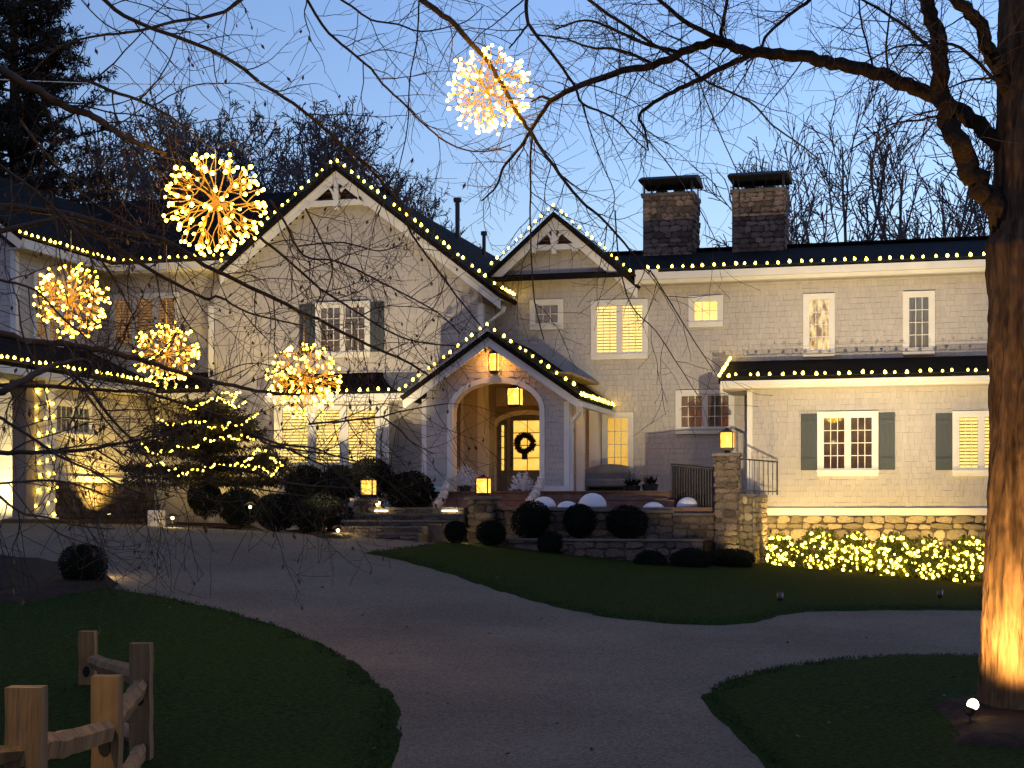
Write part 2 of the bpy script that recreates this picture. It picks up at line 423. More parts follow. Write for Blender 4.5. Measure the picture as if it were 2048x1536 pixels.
def window(parent, loc, rotz, x0, x1, z0, z1, nsash=1, cols=3, rows=4, fill='dark', trim=.11, blind=None, gap=None, sill=True, muntin=.018, nslat=None, glass='glass'):
    """a window on plane y=0 of its frame: outer trim x0..x1, z0..z1"""
    w = MB(); sh = .14 if sill else trim
    w.quadbox(x0, x0+trim, -.09, .0, z0+sh, z1-trim).quadbox(x1-trim, x1, -.09, .0, z0+sh, z1-trim)
    w.quadbox(x0, x1, -.096, .0, z1-trim, z1)
    w.quadbox(x0, x1, -.10, .0, z0, z0+sh*.78)
    if sill: w.quadbox(x0-.02, x1+.02, -.13, .0, z0+sh*.78, z0+sh)
    else: w.quadbox(x0, x1, -.096, 0, z0+sh*.78, z0+sh)
    o = obj("window", w, 'white', parent, loc, rotz)
    ix0, ix1, iz0, iz1 = x0+trim, x1-trim, z0+sh, z1-trim
    piece("room_glow" if fill not in ('dark', 'curtain') else "room_shade", fill, o, ix0, ix1, -.012, -.004, iz0, iz1)
    mull = .07; sw = (ix1 - ix0 - mull*(nsash-1)) / nsash
    for k in range(nsash):
        a = ix0 + k*(sw+mull); b = a + sw; fr = .04
        s = MB()
        s.quadbox(a, a+fr, -.082, -.015, iz0, iz1).quadbox(b-fr, b, -.082, -.015, iz0, iz1)
        s.quadbox(a+fr, b-fr, -.08, -.015, iz0, iz0+fr).quadbox(a+fr, b-fr, -.08, -.015, iz1-fr, iz1)
        if k: s.quadbox(a-mull, a, -.088, 0, iz0, iz1)
        obj("sash", s, 'white', o)
        ga, gb, gz0, gz1 = a+fr, b-fr, iz0+fr, iz1-fr
        m = MB()
        for i in range(1, cols):
            x = ga + (gb-ga)*i/cols; m.quadbox(x-muntin/2, x+muntin/2, -.074, -.05, gz0, gz1)
        for i in range(1, rows):
            z = gz0 + (gz1-gz0)*i/rows; m.quadbox(ga, gb, -.0735, -.0505, z-muntin/2, z+muntin/2)
        if m.f: obj("muntin_grid", m, 'white', o)
        for i in range(cols):
            for j in range(rows):
                px0, px1 = ga+(gb-ga)*i/cols, ga+(gb-ga)*(i+1)/cols
                pz0, pz1 = gz0+(gz1-gz0)*j/rows, gz0+(gz1-gz0)*(j+1)/rows
                piece("pane", glass, o, px0+.006, px1-.006, -.064, -.06, pz0+.006, pz1-.006)
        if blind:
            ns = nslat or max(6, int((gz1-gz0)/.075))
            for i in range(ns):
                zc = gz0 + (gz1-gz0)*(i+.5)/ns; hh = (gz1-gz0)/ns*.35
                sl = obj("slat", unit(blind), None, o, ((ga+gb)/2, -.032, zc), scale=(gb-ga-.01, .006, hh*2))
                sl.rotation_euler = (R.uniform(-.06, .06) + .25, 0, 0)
    return o, rect_hole(x0+.02, x1-.02, z0+.02, z1-.02)
def wpx(px0, py0, px1, py1, d):
    """pixel rectangle -> x0,x1,z0,z1 on plane d"""
    pm_ = (px0+px1)/2
    s0, s1 = hs(px0, d), hs(px1, d)
    return s0, s1, hz(pm_, py1, d), hz(pm_, py0, d)
def shutter(parent, loc, rotz, x0, x1, z0, z1):
    n = 3; s = MB(); s.quadbox(x0, x1, -.045, -.02, z0, z1)
    o = obj("shutter", s, 'shutter', parent, loc, rotz)
    for i in range(n): piece("plank", 'shutter', o, x0+(x1-x0)*i/n+.004, x0+(x1-x0)*(i+1)/n-.004, -.056, -.04, z0+.005, z1-.005)
    for f in (.13, .80): piece("batten", 'shutter', o, x0+.01, x1-.01, -.075, -.05, z0+(z1-z0)*f, z0+(z1-z0)*f+.10)

HOUSE = thing("house", "long pale shingled house with steep gables, dark roofs and two stone chimneys", "house", (HO.x, HO.y, ZC), -TH)
def slab(name, p0, p1, p2, p3, th=.12, mat='roof', parent=HOUSE):
    """roof plane; p0->p1 along the eave, p3->p2 along the ridge (local house points)"""
    P = [Vector(p) for p in (p0, p1, p2, p3)]; n = (P[1]-P[0]).cross(P[3]-P[0]).normalized()
    if n.z < 0: n = -n
    mb = MB(); mb.hexa([q - n*th for q in P] + P); me = mb.mesh(name)
    au = (P[1]-P[0]).normalized(); setuv(me, au, n.cross(au)); return obj(name, me, mat, parent)
def bar(mb, a, b, w, h, up=(0, 0, 1)):
    """rectangular bar from a to b: w across, h along up"""
    a, b = Vector(a), Vector(b); t = (b-a).normalized(); up = Vector(up); s = t.cross(up).normalized(); n = s.cross(t).normalized()
    s *= w/2; n *= h/2
    mb.hexa([a-s-n, a+s-n, b+s-n, b-s-n, a-s+n, a+s+n, b+s+n, b-s+n]); return mb

# ---- main wing: plane d=0
dM, dG, dP, dB = 0.0, -1.2, -3.7, -1.8
sA = hs(965, dG) + .0                       # corner of the big gable block
sE = hs(2340, dM)                           # far end beyond the tree
zf0 = hz(1300, 567, -.45); zf1 = hz(1300, 546, -.45)   # fascia of the main eave
zEave = zf0
wallM = obj("wall", MB().quadbox(sA-1.0, sE, 0, .3, -1.6, zEave+.05), 'wallback', HOUSE)
# small gable on the same wall
gA = hp(1108, 428, -.35); gR = hp(1275, 570, -.35)
gx = gA[0]; gw = gR[0] - gx; gtop = gA[1]; gbot = gR[1]
gslope = (gtop - gbot) / gw
wallG2 = obj("gable_wall", MB().prism([(gx-gw+.2, zEave+.04), (gx+gw-.2, zEave+.04), (gx, gtop-.32)], 0.0, .3), 'wallback', HOUSE)
winholes = []
def awin(d, rect, **k):
    x0, x1, z0, z1 = wpx(*rect, d)
    o, h = window(HOUSE, (0, d, 0), 0, x0, x1, z0, z1, **k); return h, (x0, x1, z0, z1)
H1, _ = awin(dM, (1061, 600, 1128, 660), cols=3, rows=2, fill='dark', sill=True)
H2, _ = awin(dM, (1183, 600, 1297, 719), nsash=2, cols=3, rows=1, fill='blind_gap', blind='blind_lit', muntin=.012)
H3, _ = awin(dM, (1378, 592, 1447, 655), cols=3, rows=2, fill='room_warm')
H4, _ = awin(dM, (1607, 588, 1670, 714), cols=3, rows=4, fill='room_tree')
H5, _ = awin(dM, (1806, 583, 1870, 710), cols=3, rows=4, fill='curtain')
H6, _ = awin(dM, (1352, 780, 1470, 868), nsash=2, cols=3, rows=3, fill='curtain', blind=None)
H7, _ = awin(dM, (1205, 825, 1268, 955), cols=3, rows=4, fill='room_amber')
sB0 = hs(1497, dB)
lowtop = hz(1700, 718, 0.0)
doorx0, doorx1 = hs(988, dM), hs(1126, dM)
zPorch = hz(1000, 986, dP)
hDoor = rect_hole(doorx0, doorx1, -2, zPorch+2.25)
poly = [(sA+.02, -1.5), (sE, -1.5), (sE, zEave), (gx+gw, zEave), (gx, gtop-.16), (gx-gw, zEave), (sA+.02, zEave)]
hLow = rect_hole(sB0+.05, sE+1, -3, lowtop-.05)
clad(wallM, poly, [H1, H2, H3, H4, H5, H6, H7, hDoor, hLow])
# ---- lower block in front of the main wing
zb_f0 = hz(1700, 772, dB-.45); zb_f1 = hz(1700, 757, dB-.45)
zb_base = hz(1700, 1030, dB)
wallB = obj("wall", MB().quadbox(sB0, sE, 0, 1.75, zb_base-.02, zb_f0+.02), 'wallback', HOUSE, (0, dB, 0))
H8, r8 = awin(dB, (1635, 823, 1757, 952), nsash=2, cols=3, rows=4, fill='dark')
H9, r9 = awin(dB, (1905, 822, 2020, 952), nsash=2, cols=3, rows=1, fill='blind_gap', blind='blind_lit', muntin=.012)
for r_, (a, b) in ((r8, (1602, 1790)), (r9, (1871, 2054))):
    shutter(HOUSE, (0, dB, 0), 0, hs(a, dB), r_[0]-.004, r_[2]+.14, r_[3]-.04)
    shutter(HOUSE, (0, dB, 0), 0, r_[1]+.004, hs(b, dB), r_[2]+.14, r_[3]-.04)
cnt = [0]
def nearwall(x, z):
    if hs(1500, dB) < x < hs(1800, dB) and cnt[0] < 170 and (z < hz(1700, 945, dB) or (z > hz(1700, 825, dB) and z < hz(1700, 800, dB)) or x < hs(1600, dB)):
        cnt[0] += 1; return True
    return False
clad(wallB, [(sB0+.1, zb_base+.16), (sE, zb_base+.16), (sE, zb_f0), (sB0+.1, zb_f0)], [H8, H9], separate=nearwall)
t = MB(); t.quadbox(sB0, sE, -.06, 0, zb_base, zb_base+.16); t.quadbox(sB0-.03, sB0+.10, -.04, .3, zb_base+.16, zb_f0)
obj("corner_trim", t, 'white', HOUSE, (0, dB, 0))
fnd = obj("stone_foundation", MB().quadbox(sB0+.03, sE, .02, .5, -2.2, zb_base-.001), 'mortar', HOUSE, (0, dB, 0))
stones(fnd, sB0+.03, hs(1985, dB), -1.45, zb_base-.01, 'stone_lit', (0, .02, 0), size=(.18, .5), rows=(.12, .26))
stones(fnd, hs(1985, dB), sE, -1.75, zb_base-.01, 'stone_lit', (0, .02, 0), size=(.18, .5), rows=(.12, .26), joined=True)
# lower lean-to roof
ov = .45
se0 = hs(1437, dB-ov); zr0 = zb_f1 + .03
slab("roof", (se0, dB-ov-.04, zr0), (sE, dB-ov-.04, zr0), (sE, -.02, lowtop), (se0, -.02, lowtop), .10)
t = MB(); t.quadbox(se0+.03, sE, dB-ov, dB-ov+.05, zb_f0, zb_f1); t.quadbox(se0+.06, sE, dB-ov-.10, dB-ov-.005, zb_f0+.06, zb_f1-.005)
bar(t, (se0+.06, dB-ov, zr0-.18), (se0+.06, -.03, lowtop-.17), .05, .17)
obj("gutter", t, 'white', HOUSE)
obj("soffit", MB().quadbox(se0+.05, sE, dB-ov+.06, -.03, zb_f0-.02, zb_f0+.012), 'soffit', HOUSE)
# main roof
rd = 4.6; rz = hz(1620, 493, rd)
ez = zf1 + .04
seM = hs(1262, -.45)
slab("roof", (sA-.5, -.49, ez), (sE, -.49, ez), (sE, rd, rz), (sA-.5, rd, rz), .12)
slab("roof", (sA-.5, 2*rd+.4, ez), (sE, 2*rd+.4, ez), (sE, rd+.001, rz), (sA-.5, rd+.001, rz), .12)
obj("ridge_cap", bar(bar(MB(), (gx, rd-.07, rz+.015), (sE, rd-.07, rz+.015), .2, .04, (0, .35, 1)), (gx, rd+.07, rz+.015), (sE, rd+.07, rz+.015), .2, .04, (0, -.35, 1)), 'roof', HOUSE)
t = MB(); t.quadbox(gR[0]-.05, sE, -.45, -.40, zf0, zf1+.01); t.quadbox(gR[0]+.0, sE, -.56, -.452, zf0+.09, zf1+.0)
t.quadbox(gR[0]-.02, gR[0]+.55, -.58, -.45, zf1-.03, zf1+.07)
obj("gutter", t, 'white', HOUSE)
obj("soffit", MB().quadbox(gR[0]-.1, sE, -.40, .0, zf0-.02, zf0+.02), 'soffit', HOUSE)

def gable(cx, top, halfw_l, halfw_r, slope, d, back, boardw=.27, deco=None, zl=None, zr=None, name="roof", dl=None):
    """front gable: bargeboards at depth d, roof planes running back to depth `back`"""
    th = .11; up = .06
    zl = top - slope*halfw_l; zr = top - slope*halfw_r
    n = math.sqrt(1 + slope*slope)
    slab(name, (cx-halfw_l-.05, d-.08, zl+up-.05*slope), (cx-halfw_l-.05, back, zl+up-.05*slope), (cx, back, top+up), (cx, d-.08, top+up), th)
    slab(name, (cx+halfw_r+.05, d-.08, zr+up-.05*slope), (cx+halfw_r+.05, back, zr+up-.05*slope), (cx+.001, back, top+up), (cx+.001, d-.08, top+up), th)
    off = th*n - up
    for sg, hwid, zz in ((-1, halfw_l, zl), (1, halfw_r, zr)):
        hh = boardw*n
        poly = [(cx, top-off-hh), (cx+sg*hwid, zz-off-hh), (cx+sg*hwid, zz-off), (cx, top-off)]
        if sg < 0: poly = poly[::-1]
        b = MB(); b.prism(poly, d, d+.05)
        po = [(x, z + .36*hh + 0) for x, z in poly]
        b.prism([(cx, top-off-hh*.30), (cx+sg*hwid, zz-off-hh*.30), (cx+sg*hwid, zz-off-.004), (cx, top-off-.004)][::sg], d-.03, d-.001)
        obj("bargeboard", b, 'white', HOUSE)
        s = MB(); y1 = d + .05
        s.hexa([(cx, y1, top-off-.03), (cx+sg*hwid, y1, zz-off-.03), (cx+sg*hwid, -0.001 if dl is None else dl, zz-off-.03), (cx, -0.001 if dl is None else dl, top-off-.03),
                (cx, y1, top-off), (cx+sg*hwid, y1, zz-off), (cx+sg*hwid, -0.001 if dl is None else dl, zz-off), (cx, -0.001 if dl is None else dl, top-off)])
        obj("soffit", s, 'soffit', HOUSE)
    if deco:
        tz, tw, th2 = deco          # tie-beam height, half width, post drop
        apx = top - off - boardw*n
        t = MB(); t.quadbox(cx-tw, cx+tw, d+.0, d+.09, tz-.07, tz+.07)
        t.quadbox(cx-.06, cx+.06, d-.02, d+.07, tz-.17, apx+.05)
        t.quadbox(cx-tw-.02, cx-tw+.14, d-.01, d+.08, tz-.12, tz+.07); t.quadbox(cx+tw-.14, cx+tw+.02, d-.01, d+.08, tz-.12, tz+.07)
        hgt = apx - tz
        for sg in (-1, 1):
            pts = []
            for i in range(7):
                a = i/6*math.pi/2
                pts.append((cx + sg*(.06 + hgt*.62*(1-math.cos(a))), d+.035, tz+.1 + hgt*.66*math.sin(a)))
            for i in range(6): bar(t, pts[i], pts[i+1], .06, .07, (0, 1, 0))
        obj("gable_bracket", t, 'white', HOUSE)
        lo = obj("gable_vent", MB().prism([(cx-tw, tz+.0), (cx+tw, tz), (cx, tz+tw*slope)], d+.22, d+.26), 'louver', HOUSE)
        k = int((tw*slope)/.085)
        for i in range(k):
            z = tz + .06 + i*.085; hw_ = tw - (z-tz)/slope - .05
            if hw_ > .06:
                s = obj("slat", unit('louver'), None, lo, (cx, d+.19, z), scale=(2*hw_, .09, .014)); s.rotation_euler = (.6, 0, 0)
gable(gx, gtop, gw+.6, gw, gslope, -.35, rd, boardw=.19, deco=(hz(1108, 494, -.35), hs(1155, -.35)-gx, .2))
# ---- big gable block, plane dG
b_ap = hp(672, 335, dG-.35); b_r = hp(1000, 590, dG-.35)
bx, btop = b_ap; bslope = (btop - b_r[1]) / (b_r[0] - bx)
bwr = b_r[0] - bx; bwl = bx - hs(440, dG-.35)
sBL = hs(420, dG)
zBE = b_r[1] - .15
wallG = obj("gable_wall", MB().prism([(sBL, -1.2), (sA, -1.2), (sA, btop-.4-(sA-bx)*bslope), (bx, btop-.40), (sBL, btop-.4-(bx-sBL)*bslope)], 0, 1.6), 'wallback', HOUSE, (0, dG, 0))
K1, k1 = awin(dG, (633, 604, 742, 716), nsash=2, cols=3, rows=4, fill='dark')
shutter(HOUSE, (0, dG, 0), 0, hs(600, dG), k1[0]-.004, k1[2]+.14, k1[3]-.03)
shutter(HOUSE, (0, dG, 0), 0, k1[1]+.004, hs(769, dG), k1[2]+.14, k1[3]-.03)
bayH = rect_hole(hs(548, dG), hs(778, dG), -2, hz(660, 800, dG))
clad(wallG, [(sBL+.13, -1.0), (sA-.12, -1.0), (sA-.12, btop-.2-(sA-.12-bx)*bslope), (bx, btop-.2), (sBL+.13, btop-.2-(bx-sBL-.13)*bslope)], [K1, bayH])
for t in (MB().quadbox(sA-.12, sA+.03, -.035, .12, -1.0, zBE+.0), MB().quadbox(sBL-.03, sBL+.13, -.035, .12, -1.0, btop-.5-(bx-sBL)*bslope)): obj("corner_trim", t, 'white', HOUSE, (0, dG, 0))
side = obj("wall", MB().quadbox(dG+.12, dM-.03, 0, .2, -1.2, zBE), 'wallback', HOUSE, (sA+.001, 0, 0), math.pi/2)
clad(side, [(dG+.13, -1.0), (dM-.03, -1.0), (dM-.03, zBE), (dG+.13, zBE)])
gable(bx, btop, bwl, bwr, bslope, dG-.35, 13.5, boardw=.21, deco=(hz(672, 405, dG-.35), hs(738, dG-.35)-bx, .2), dl=dG-.001)
# ---- recessed wall beside the big gable and the forward wing
dL = -.6
sLW = hs(210, dL)                               # inner corner of the wing
zl0 = hz(310, 545, dL-.4); zl1 = hz(310, 527, dL-.4)
wallL = obj("wall", MB().quadbox(sLW-.2, sBL+.3, 0, .3, -1.2, zl0+.05), 'wallback', HOUSE, (0, dL, 0))
L1h, _ = awin(dL, (222, 588, 362, 704), nsash=3, cols=1, rows=1, fill='wood_gap', blind='blind_wood', muntin=.012)
L2h, _ = awin(dL, (282, 806, 324, 884), nsash=1, cols=2, rows=3, fill='dark')
clad(wallL, [(sLW, -1.0), (sBL+.02, -1.0), (sBL+.02, zl0), (sLW, zl0)], [L1h, L2h])
lrd, lrz = 3.6, hz(270, 401, 3.6)
slab("roof", (sLW-3, dL-.44, zl1+.03), (bx-.4, dL-.44, zl1+.03), (bx-.4, lrd, lrz), (sLW-3, lrd, lrz), .12)
slab("roof", (sLW-9, 8.2, zl1+.03), (bx-.4, 8.2, zl1+.03), (bx-.4, lrd+.001, lrz), (sLW-9, lrd+.001, lrz), .12)
t = MB(); t.quadbox(sLW+.3, bx-bwl+.35, dL-.42, dL-.36, zl0, zl1); t.quadbox(sLW+.3, bx-bwl+.2, dL-.52, dL-.425, zl0+.06, zl1-.01)
obj("gutter", t, 'white', HOUSE)
obj("soffit", MB().quadbox(sLW, bx-bwl+.4, dL-.36, dL, zl0-.02, zl0+.02), 'soffit', HOUSE)
# wing: side wall s = sLW facing the court, upper storey
sWe = sLW + .4
dWf = sp(46, 485, sWe)[0]                       # front end of the wing
zw1 = sp(100, 492, sWe)[1]; zw0 = zw1 - .24
wallW = obj("wall", MB().quadbox(dWf+.3, dL+.3, 0, .3, -1.2, zw0+.05), 'wallback', HOUSE, (sLW, 0, 0), math.pi/2)
a0, a1 = sp(62, 560, sLW)[0], sp(120, 560, sLW)[0]
W1o, W1h = window(HOUSE, (sLW, 0, 0), math.pi/2, a0, a1, sp(80, 690, sLW)[1], sp(80, 545, sLW)[1], nsash=2, cols=2, rows=1, fill='wood_gap', blind='blind_wood', muntin=.012)
clad(wallW, [(dWf+.3, .8), (dL, .8), (dL, zw0), (dWf+.3, zw0)], [W1h])
wallWf = obj("gable_wall", MB().prism([(sLW-5, -1.2), (sLW, -1.2), (sLW, zw0), (sLW-2.8, zw0+2.2), (sLW-5, zw0+.4)], 0, .3), 'wallback', HOUSE, (0, dWf+.3, 0))
clad(wallWf, [(sLW-1.6, .8), (sLW-.12, .8), (sLW-.12, zw0+.02), (sLW-1.6, zw0+1.2)])
obj("corner_trim", MB().quadbox(sLW-.12, sLW+.03, -.035, .12, .8, zw0+.02), 'white', HOUSE, (0, dWf+.3, 0))
slab("roof", (sWe+.05, dWf-.05, zw1+.03), (sWe+.05, 3, zw1+.03), (sWe-3.2, 3, zw1+2.5), (sWe-3.2, dWf-.05, zw1+2.5), .12)
slab("roof", (sWe-6.4, dWf-.05, zw1+.03), (sWe-6.4, 3, zw1+.03), (sWe-3.201, 3, zw1+2.5), (sWe-3.201, dWf-.05, zw1+2.5), .12)
t = MB(); t.quadbox(sWe-.04, sWe+.02, dWf, dL-.4, zw0, zw1); bar(t, (sWe, dWf-.02, zw1-.16), (sWe-3.2, dWf-.02, zw1+2.31), .05, .27)
obj("gutter", t, 'white', HOUSE)
obj("soffit", MB().quadbox(sLW, sWe-.05, dWf, dL-.36, zw0-.02, zw0+.02), 'soffit', HOUSE)
# wing lower storey with its own roof and a lit porch at the front
sLo = hs(300, -.9)                              # its side wall
sLe = sLo + .55
dLf = sp(-60, 715, sLe)[0]
zq1 = sp(150, 748, sLe)[1]; zq0 = zq1 - .22
dWin = sp(88, 900, sLo)[0]
wallQ = obj("wall", MB().quadbox(dWin, -.7, 0, .5, -1.2, zq0+.05), 'wallback', HOUSE, (sLo, 0, 0), math.pi/2)
q0, q1 = sp(101, 830, sLo)[0], sp(178, 830, sLo)[0]
Q1o, Q1h = window(HOUSE, (sLo, 0, 0), math.pi/2, q0, q1, sp(140, 878, sLo)[1], sp(140, 802, sLo)[1], nsash=2, cols=3, rows=2, fill='dark')
zqb = sp(190, 965, sLo)[1]
clad(wallQ, [(dWin, zqb+.14), (-.7, zqb+.14), (-.7, zq0), (dWin, zq0)], [Q1h])
obj("corner_trim", MB().quadbox(dWin-.02, -.7, -.06, 0, zqb, zqb+.14), 'white', HOUSE, (sLo, 0, 0), math.pi/2)
fq = obj("stone_foundation", MB().quadbox(dWin, -.7, -.03, .3, -1.2, zqb-.002), 'mortar', HOUSE, (sLo, 0, 0), math.pi/2)
stones(fq, dWin, -.75, -.45, zqb-.01, 'stone', (0, -.03, 0), size=(.2, .5), rows=(.12, .24))
dLe = -1.6
zj1 = hz(420, 783, dLe); zj0 = zj1-.22
slab("roof", (sLe+.04, dLf, zq1+.03), (sLe+.04, dLe+.2, zq1+.03), (sLW+.02, dLe+.2, zq1+1.0), (sLW+.02, dLf, zq1+1.0), .1)
slab("roof", (sLe-.6, dLe-.04, zj1+.03), (sBL+.1, dLe-.04, zj1+.03), (sBL+.1, dL-.02, zj1+.6), (sLe-.6, dL-.02, zj1+.6), .1)
t = MB(); t.quadbox(sLe-.05, sLe, dLf, dLe, zq0, zq1); t.quadbox(sLe, sBL+.1, dLe-.01, dLe+.04, zj0, zj1)
obj("gutter", t, 'white', HOUSE)
obj("soffit", MB().quadbox(sLo-1.2, sLe-.05, dLf, dLe, zq0-.02, zq0+.02), 'soffit', HOUSE)
# porch of the wing: pale boarded back wall seen between the posts
bwall = obj("porch_wall", MB().quadbox(sLo-5, sLo-.5, 0, .2, -.5, zq0), 'wallback', HOUSE, (0, dWin+.3, 0))
z = -.3
while z < zq0-.05:
    piece("clapboard", 'white', bwall, sLo-4.9, sLo-.5, -.03, 0, z+.004, z+.19); z += .195
for k, (pa, pb) in enumerate(((24, 52), (55, 90))):
    dd = dWin - .55 if k else dWin - 1.0
    c0, c1 = hs(pa, dd), hs(pb, dd); cc = (c0+c1)/2; hw_ = (c1-c0)/2
    t = MB(); t.quadbox(cc-hw_, cc+hw_, dd, dd+2*hw_, -.35, zq0); t.quadbox(cc-hw_-.06, cc+hw_+.06, dd-.06, dd+2*hw_+.06, -.4, -.12); t.quadbox(cc-hw_-.05, cc+hw_+.05, dd-.05, dd+2*hw_+.05, zq0-.2, zq0-.002)
    obj("porch_column", bevel_mesh(t, "porch_column", .012), 'porchwood' if k == 0 else 'white', HOUSE)
    if k: COLUMN = (cc, dd, hw_, zq0)
# ---- bay with a flared roof
dY = dG - .75
y0, y1 = hs(548, dY), hs(778, dY); zy0, zy1 = hz(660, 955, dY), hz(660, 800, dY)
bay = obj("bay", MB().quadbox(y0, y1, 0, .74, -1.2, zy1), 'white', HOUSE, (0, dY, 0))
for (pa, pb) in ((558, 626), (626, 690), (690, 762)):
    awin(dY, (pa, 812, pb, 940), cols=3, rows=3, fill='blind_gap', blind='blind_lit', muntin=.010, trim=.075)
zt = hz(700, 742, dG)
tA, tB = hs(566, dG), hs(765, dG)
eA, eB = hs(528, dY-.35), hs(812, dY-.35); zey = hz(670, 795, dY-.35)
N = 7; rows_ = []
for i in range(N):
    f = i/(N-1); cv = f**1.0; zc = zt + (zey+.1-zt)*(1-(1-f)**1.9)
    rows_.append((tA + (eA-tA)*f**1.7, tB + (eB-tB)*f**1.7, dG + (dY-.38-dG)*f**1.5, zc))
mb = MB()
for a, b, d_, z_ in rows_: mb.v += [(a, dG-.002, z_), (a, d_, z_), (b, d_, z_), (b, dG-.002, z_)]
for i in range(N-1):
    for k in range(3): mb.f.append((i*4+k, (i+1)*4+k, (i+1)*4+k+1, i*4+k+1))
mb.f.append((0, 1, 2, 3))
me = mb.mesh("bay_roof"); setuv(me, Vector((1, 0, 0)), Vector((0, 0, 1))); obj("bay_roof", me, 'roof', HOUSE)
obj("bay_fascia", MB().quadbox(eA+.03, eB-.03, dY-.36, dG-.003, zey-.10, zey+.08), 'white', HOUSE)
# ---- entrance porch, plane dP
p0, p1 = hs(846, dP), hs(1137, dP); pz = zPorch
pap = hp(976, 668, dP-.3); prr = hp(1156, 792, dP-.3); pcx = (p0+p1)/2
px_ = pap[0]; pslope = (pap[1]-prr[1])/(prr[0]-px_)
ai0, ai1 = hs(905, dP), hs(1080, dP); asz = hz(990, 822, dP); atz = hz(990, 764, dP)
acx, arx = (ai0+ai1)/2, (ai1-ai0)/2
gw_top = lambda x: pap[1]-.30-abs(x-px_)*pslope
arch = [(acx + arx*math.cos(a), asz + (atz-asz)*math.sin(a)) for a in [math.pi*i/20 for i in range(21)]]
wall_poly = [(ai1, pz), (p1, pz), (p1, gw_top(p1)), (px_, gw_top(px_)), (p0, gw_top(p0)), (p0, pz), (ai0, pz)] + arch[::-1]
pw = obj("porch_front", MB().prism(wall_poly, 0, .32), 'wallback', HOUSE, (0, dP, 0))
def arch_hole(z):
    if z < asz: return (ai0-.12, ai1+.12)
    if z < atz+.12:
        c = math.sqrt(max(0, 1-((z-asz)/(atz+.12-asz))**2)); return (acx-(arx+.12)*c, acx+(arx+.12)*c)
cnt2 = [0]
def sep2(x, z):
    if cnt2[0] < 125 and z > pz + .2: cnt2[0] += 1; return True
    return False
clad(pw, [(p0+.1, pz+.16), (p1-.1, pz+.16), (p1-.1, gw_top(p1-.1)+.13), (px_, gw_top(px_)+.13), (p0+.1, gw_top(p0+.1)+.13)], [arch_hole], separate=sep2)
for t in (MB().quadbox(p0-.02, p0+.1, -.04, .33, pz, gw_top(p0)), MB().quadbox(p1-.1, p1+.02, -.04, .33, pz, gw_top(p1)), MB().quadbox(p0+.1, ai0-.12, -.05, 0, pz, pz+.16), MB().quadbox(ai1+.12, p1-.1, -.05, 0, pz, pz+.16)): obj("porch_trim", t, 'white', HOUSE, (0, dP, 0))
for q_ in (MB().quadbox(ai0-.12, ai0+.005, -.045, .34, pz, asz), MB().quadbox(ai1-.005, ai1+.12, -.045, .34, pz, asz)): obj("arch_jamb", q_, 'white', HOUSE, (0, dP, 0))
t = MB()
for i in range(20):
    a0_, a1_ = math.pi*i/20, math.pi*(i+1)/20
    def ap(a, r, y): return (acx+(arx+r)*math.cos(a), y, asz+(atz-asz+r)*math.sin(a))
    t.hexa([ap(a0_, -.005, -.045), ap(a0_, .12, -.045), ap(a0_, .12, .34), ap(a0_, -.005, .34), ap(a1_, -.005, -.045), ap(a1_, .12, -.045), ap(a1_, .12, .34), ap(a1_, -.005, .34)])
obj("arch_trim", t, 'white', HOUSE, (0, dP, 0))
gable(px_, pap[1], px_-hs(806, dP-.3), prr[0]-px_, pslope, dP-.3, -.02, boardw=.17, dl=dP-.001)
zpc = atz + .18
obj("porch_ceiling", MB().quadbox(p0+.05, p1-.05, dP+.33, -.02, zpc, zpc+.06), 'porchwood', HOUSE)
zpe = gw_top(p1) + .0
# right flank: lintel, pilasters; other flank: boarded wall with posts
t = MB(); t.quadbox(p1-.22, p1, dP+.33, -.05, zpc-.35, gw_top(p1)); t.quadbox(p1-.22, p1+.01, -.42, -.03, pz, zpc-.35); t.quadbox(p1-.20, p1-.02, -2.0, -1.8, pz, zpc-.35)
obj("porch_flank", t, 'white', HOUSE)
fl = obj("porch_side_wall", MB().quadbox(dP+.33, dG+.0, 0, .15, pz, gw_top(p0)), 'porchwood', HOUSE, (p0+.2, 0, 0), math.pi/2)
t = MB()
for dd in (dP+.9, dP+1.7, dG-.14): t.quadbox(dd, dd+.14, -.06, 0, pz, zpc-.005)
obj("porch_post", t, 'white', HOUSE, (p0+.2, 0, 0), math.pi/2)
for i in range(9):
    piece("board", 'porchwood', fl, dP+.36+i*.235, dP+.36+i*.235+.225, -.02, 0, pz+.02, zpc-.01)
obj("porch_back_wall", MB().quadbox(sA+.0, doorx0-.02, -.06, -.03, pz, zpc), 'porchwood', HOUSE)
# porch gutter and downspouts
def downspout(pts, r=.045):
    m = MB()
    for i in range(len(pts)-1): bar(m, pts[i], pts[i+1], r*2, r*1.6, (0, 1, 0) if abs(pts[i+1][2]-pts[i][2]) > .3 else (0, 0, 1))
    obj("downspout", m, 'white', HOUSE)
zdn = prr[1] - .28
t = MB(); t.quadbox(prr[0]-.02, prr[0]+.08, dP-.28, -.06, prr[1]-.24, prr[1]-.12); obj("gutter", t, 'white', HOUSE)
downspout([(prr[0]+.03, dP-.1, zdn+.08), (prr[0]+.0, dP-.1, zdn-.08), (p1+.06, dP+.05, zdn-.32), (p1+.06, dP+.05, pz+.05)])
zbd = b_r[1]-.3
downspout([(bx+bwr+.04, dG-.1, zbd+.05), (bx+bwr-.02, dG-.05, zbd-.1), (sA+.07, dG+.15, zbd-.35), (sA+.07, dG+.15, -.8)])
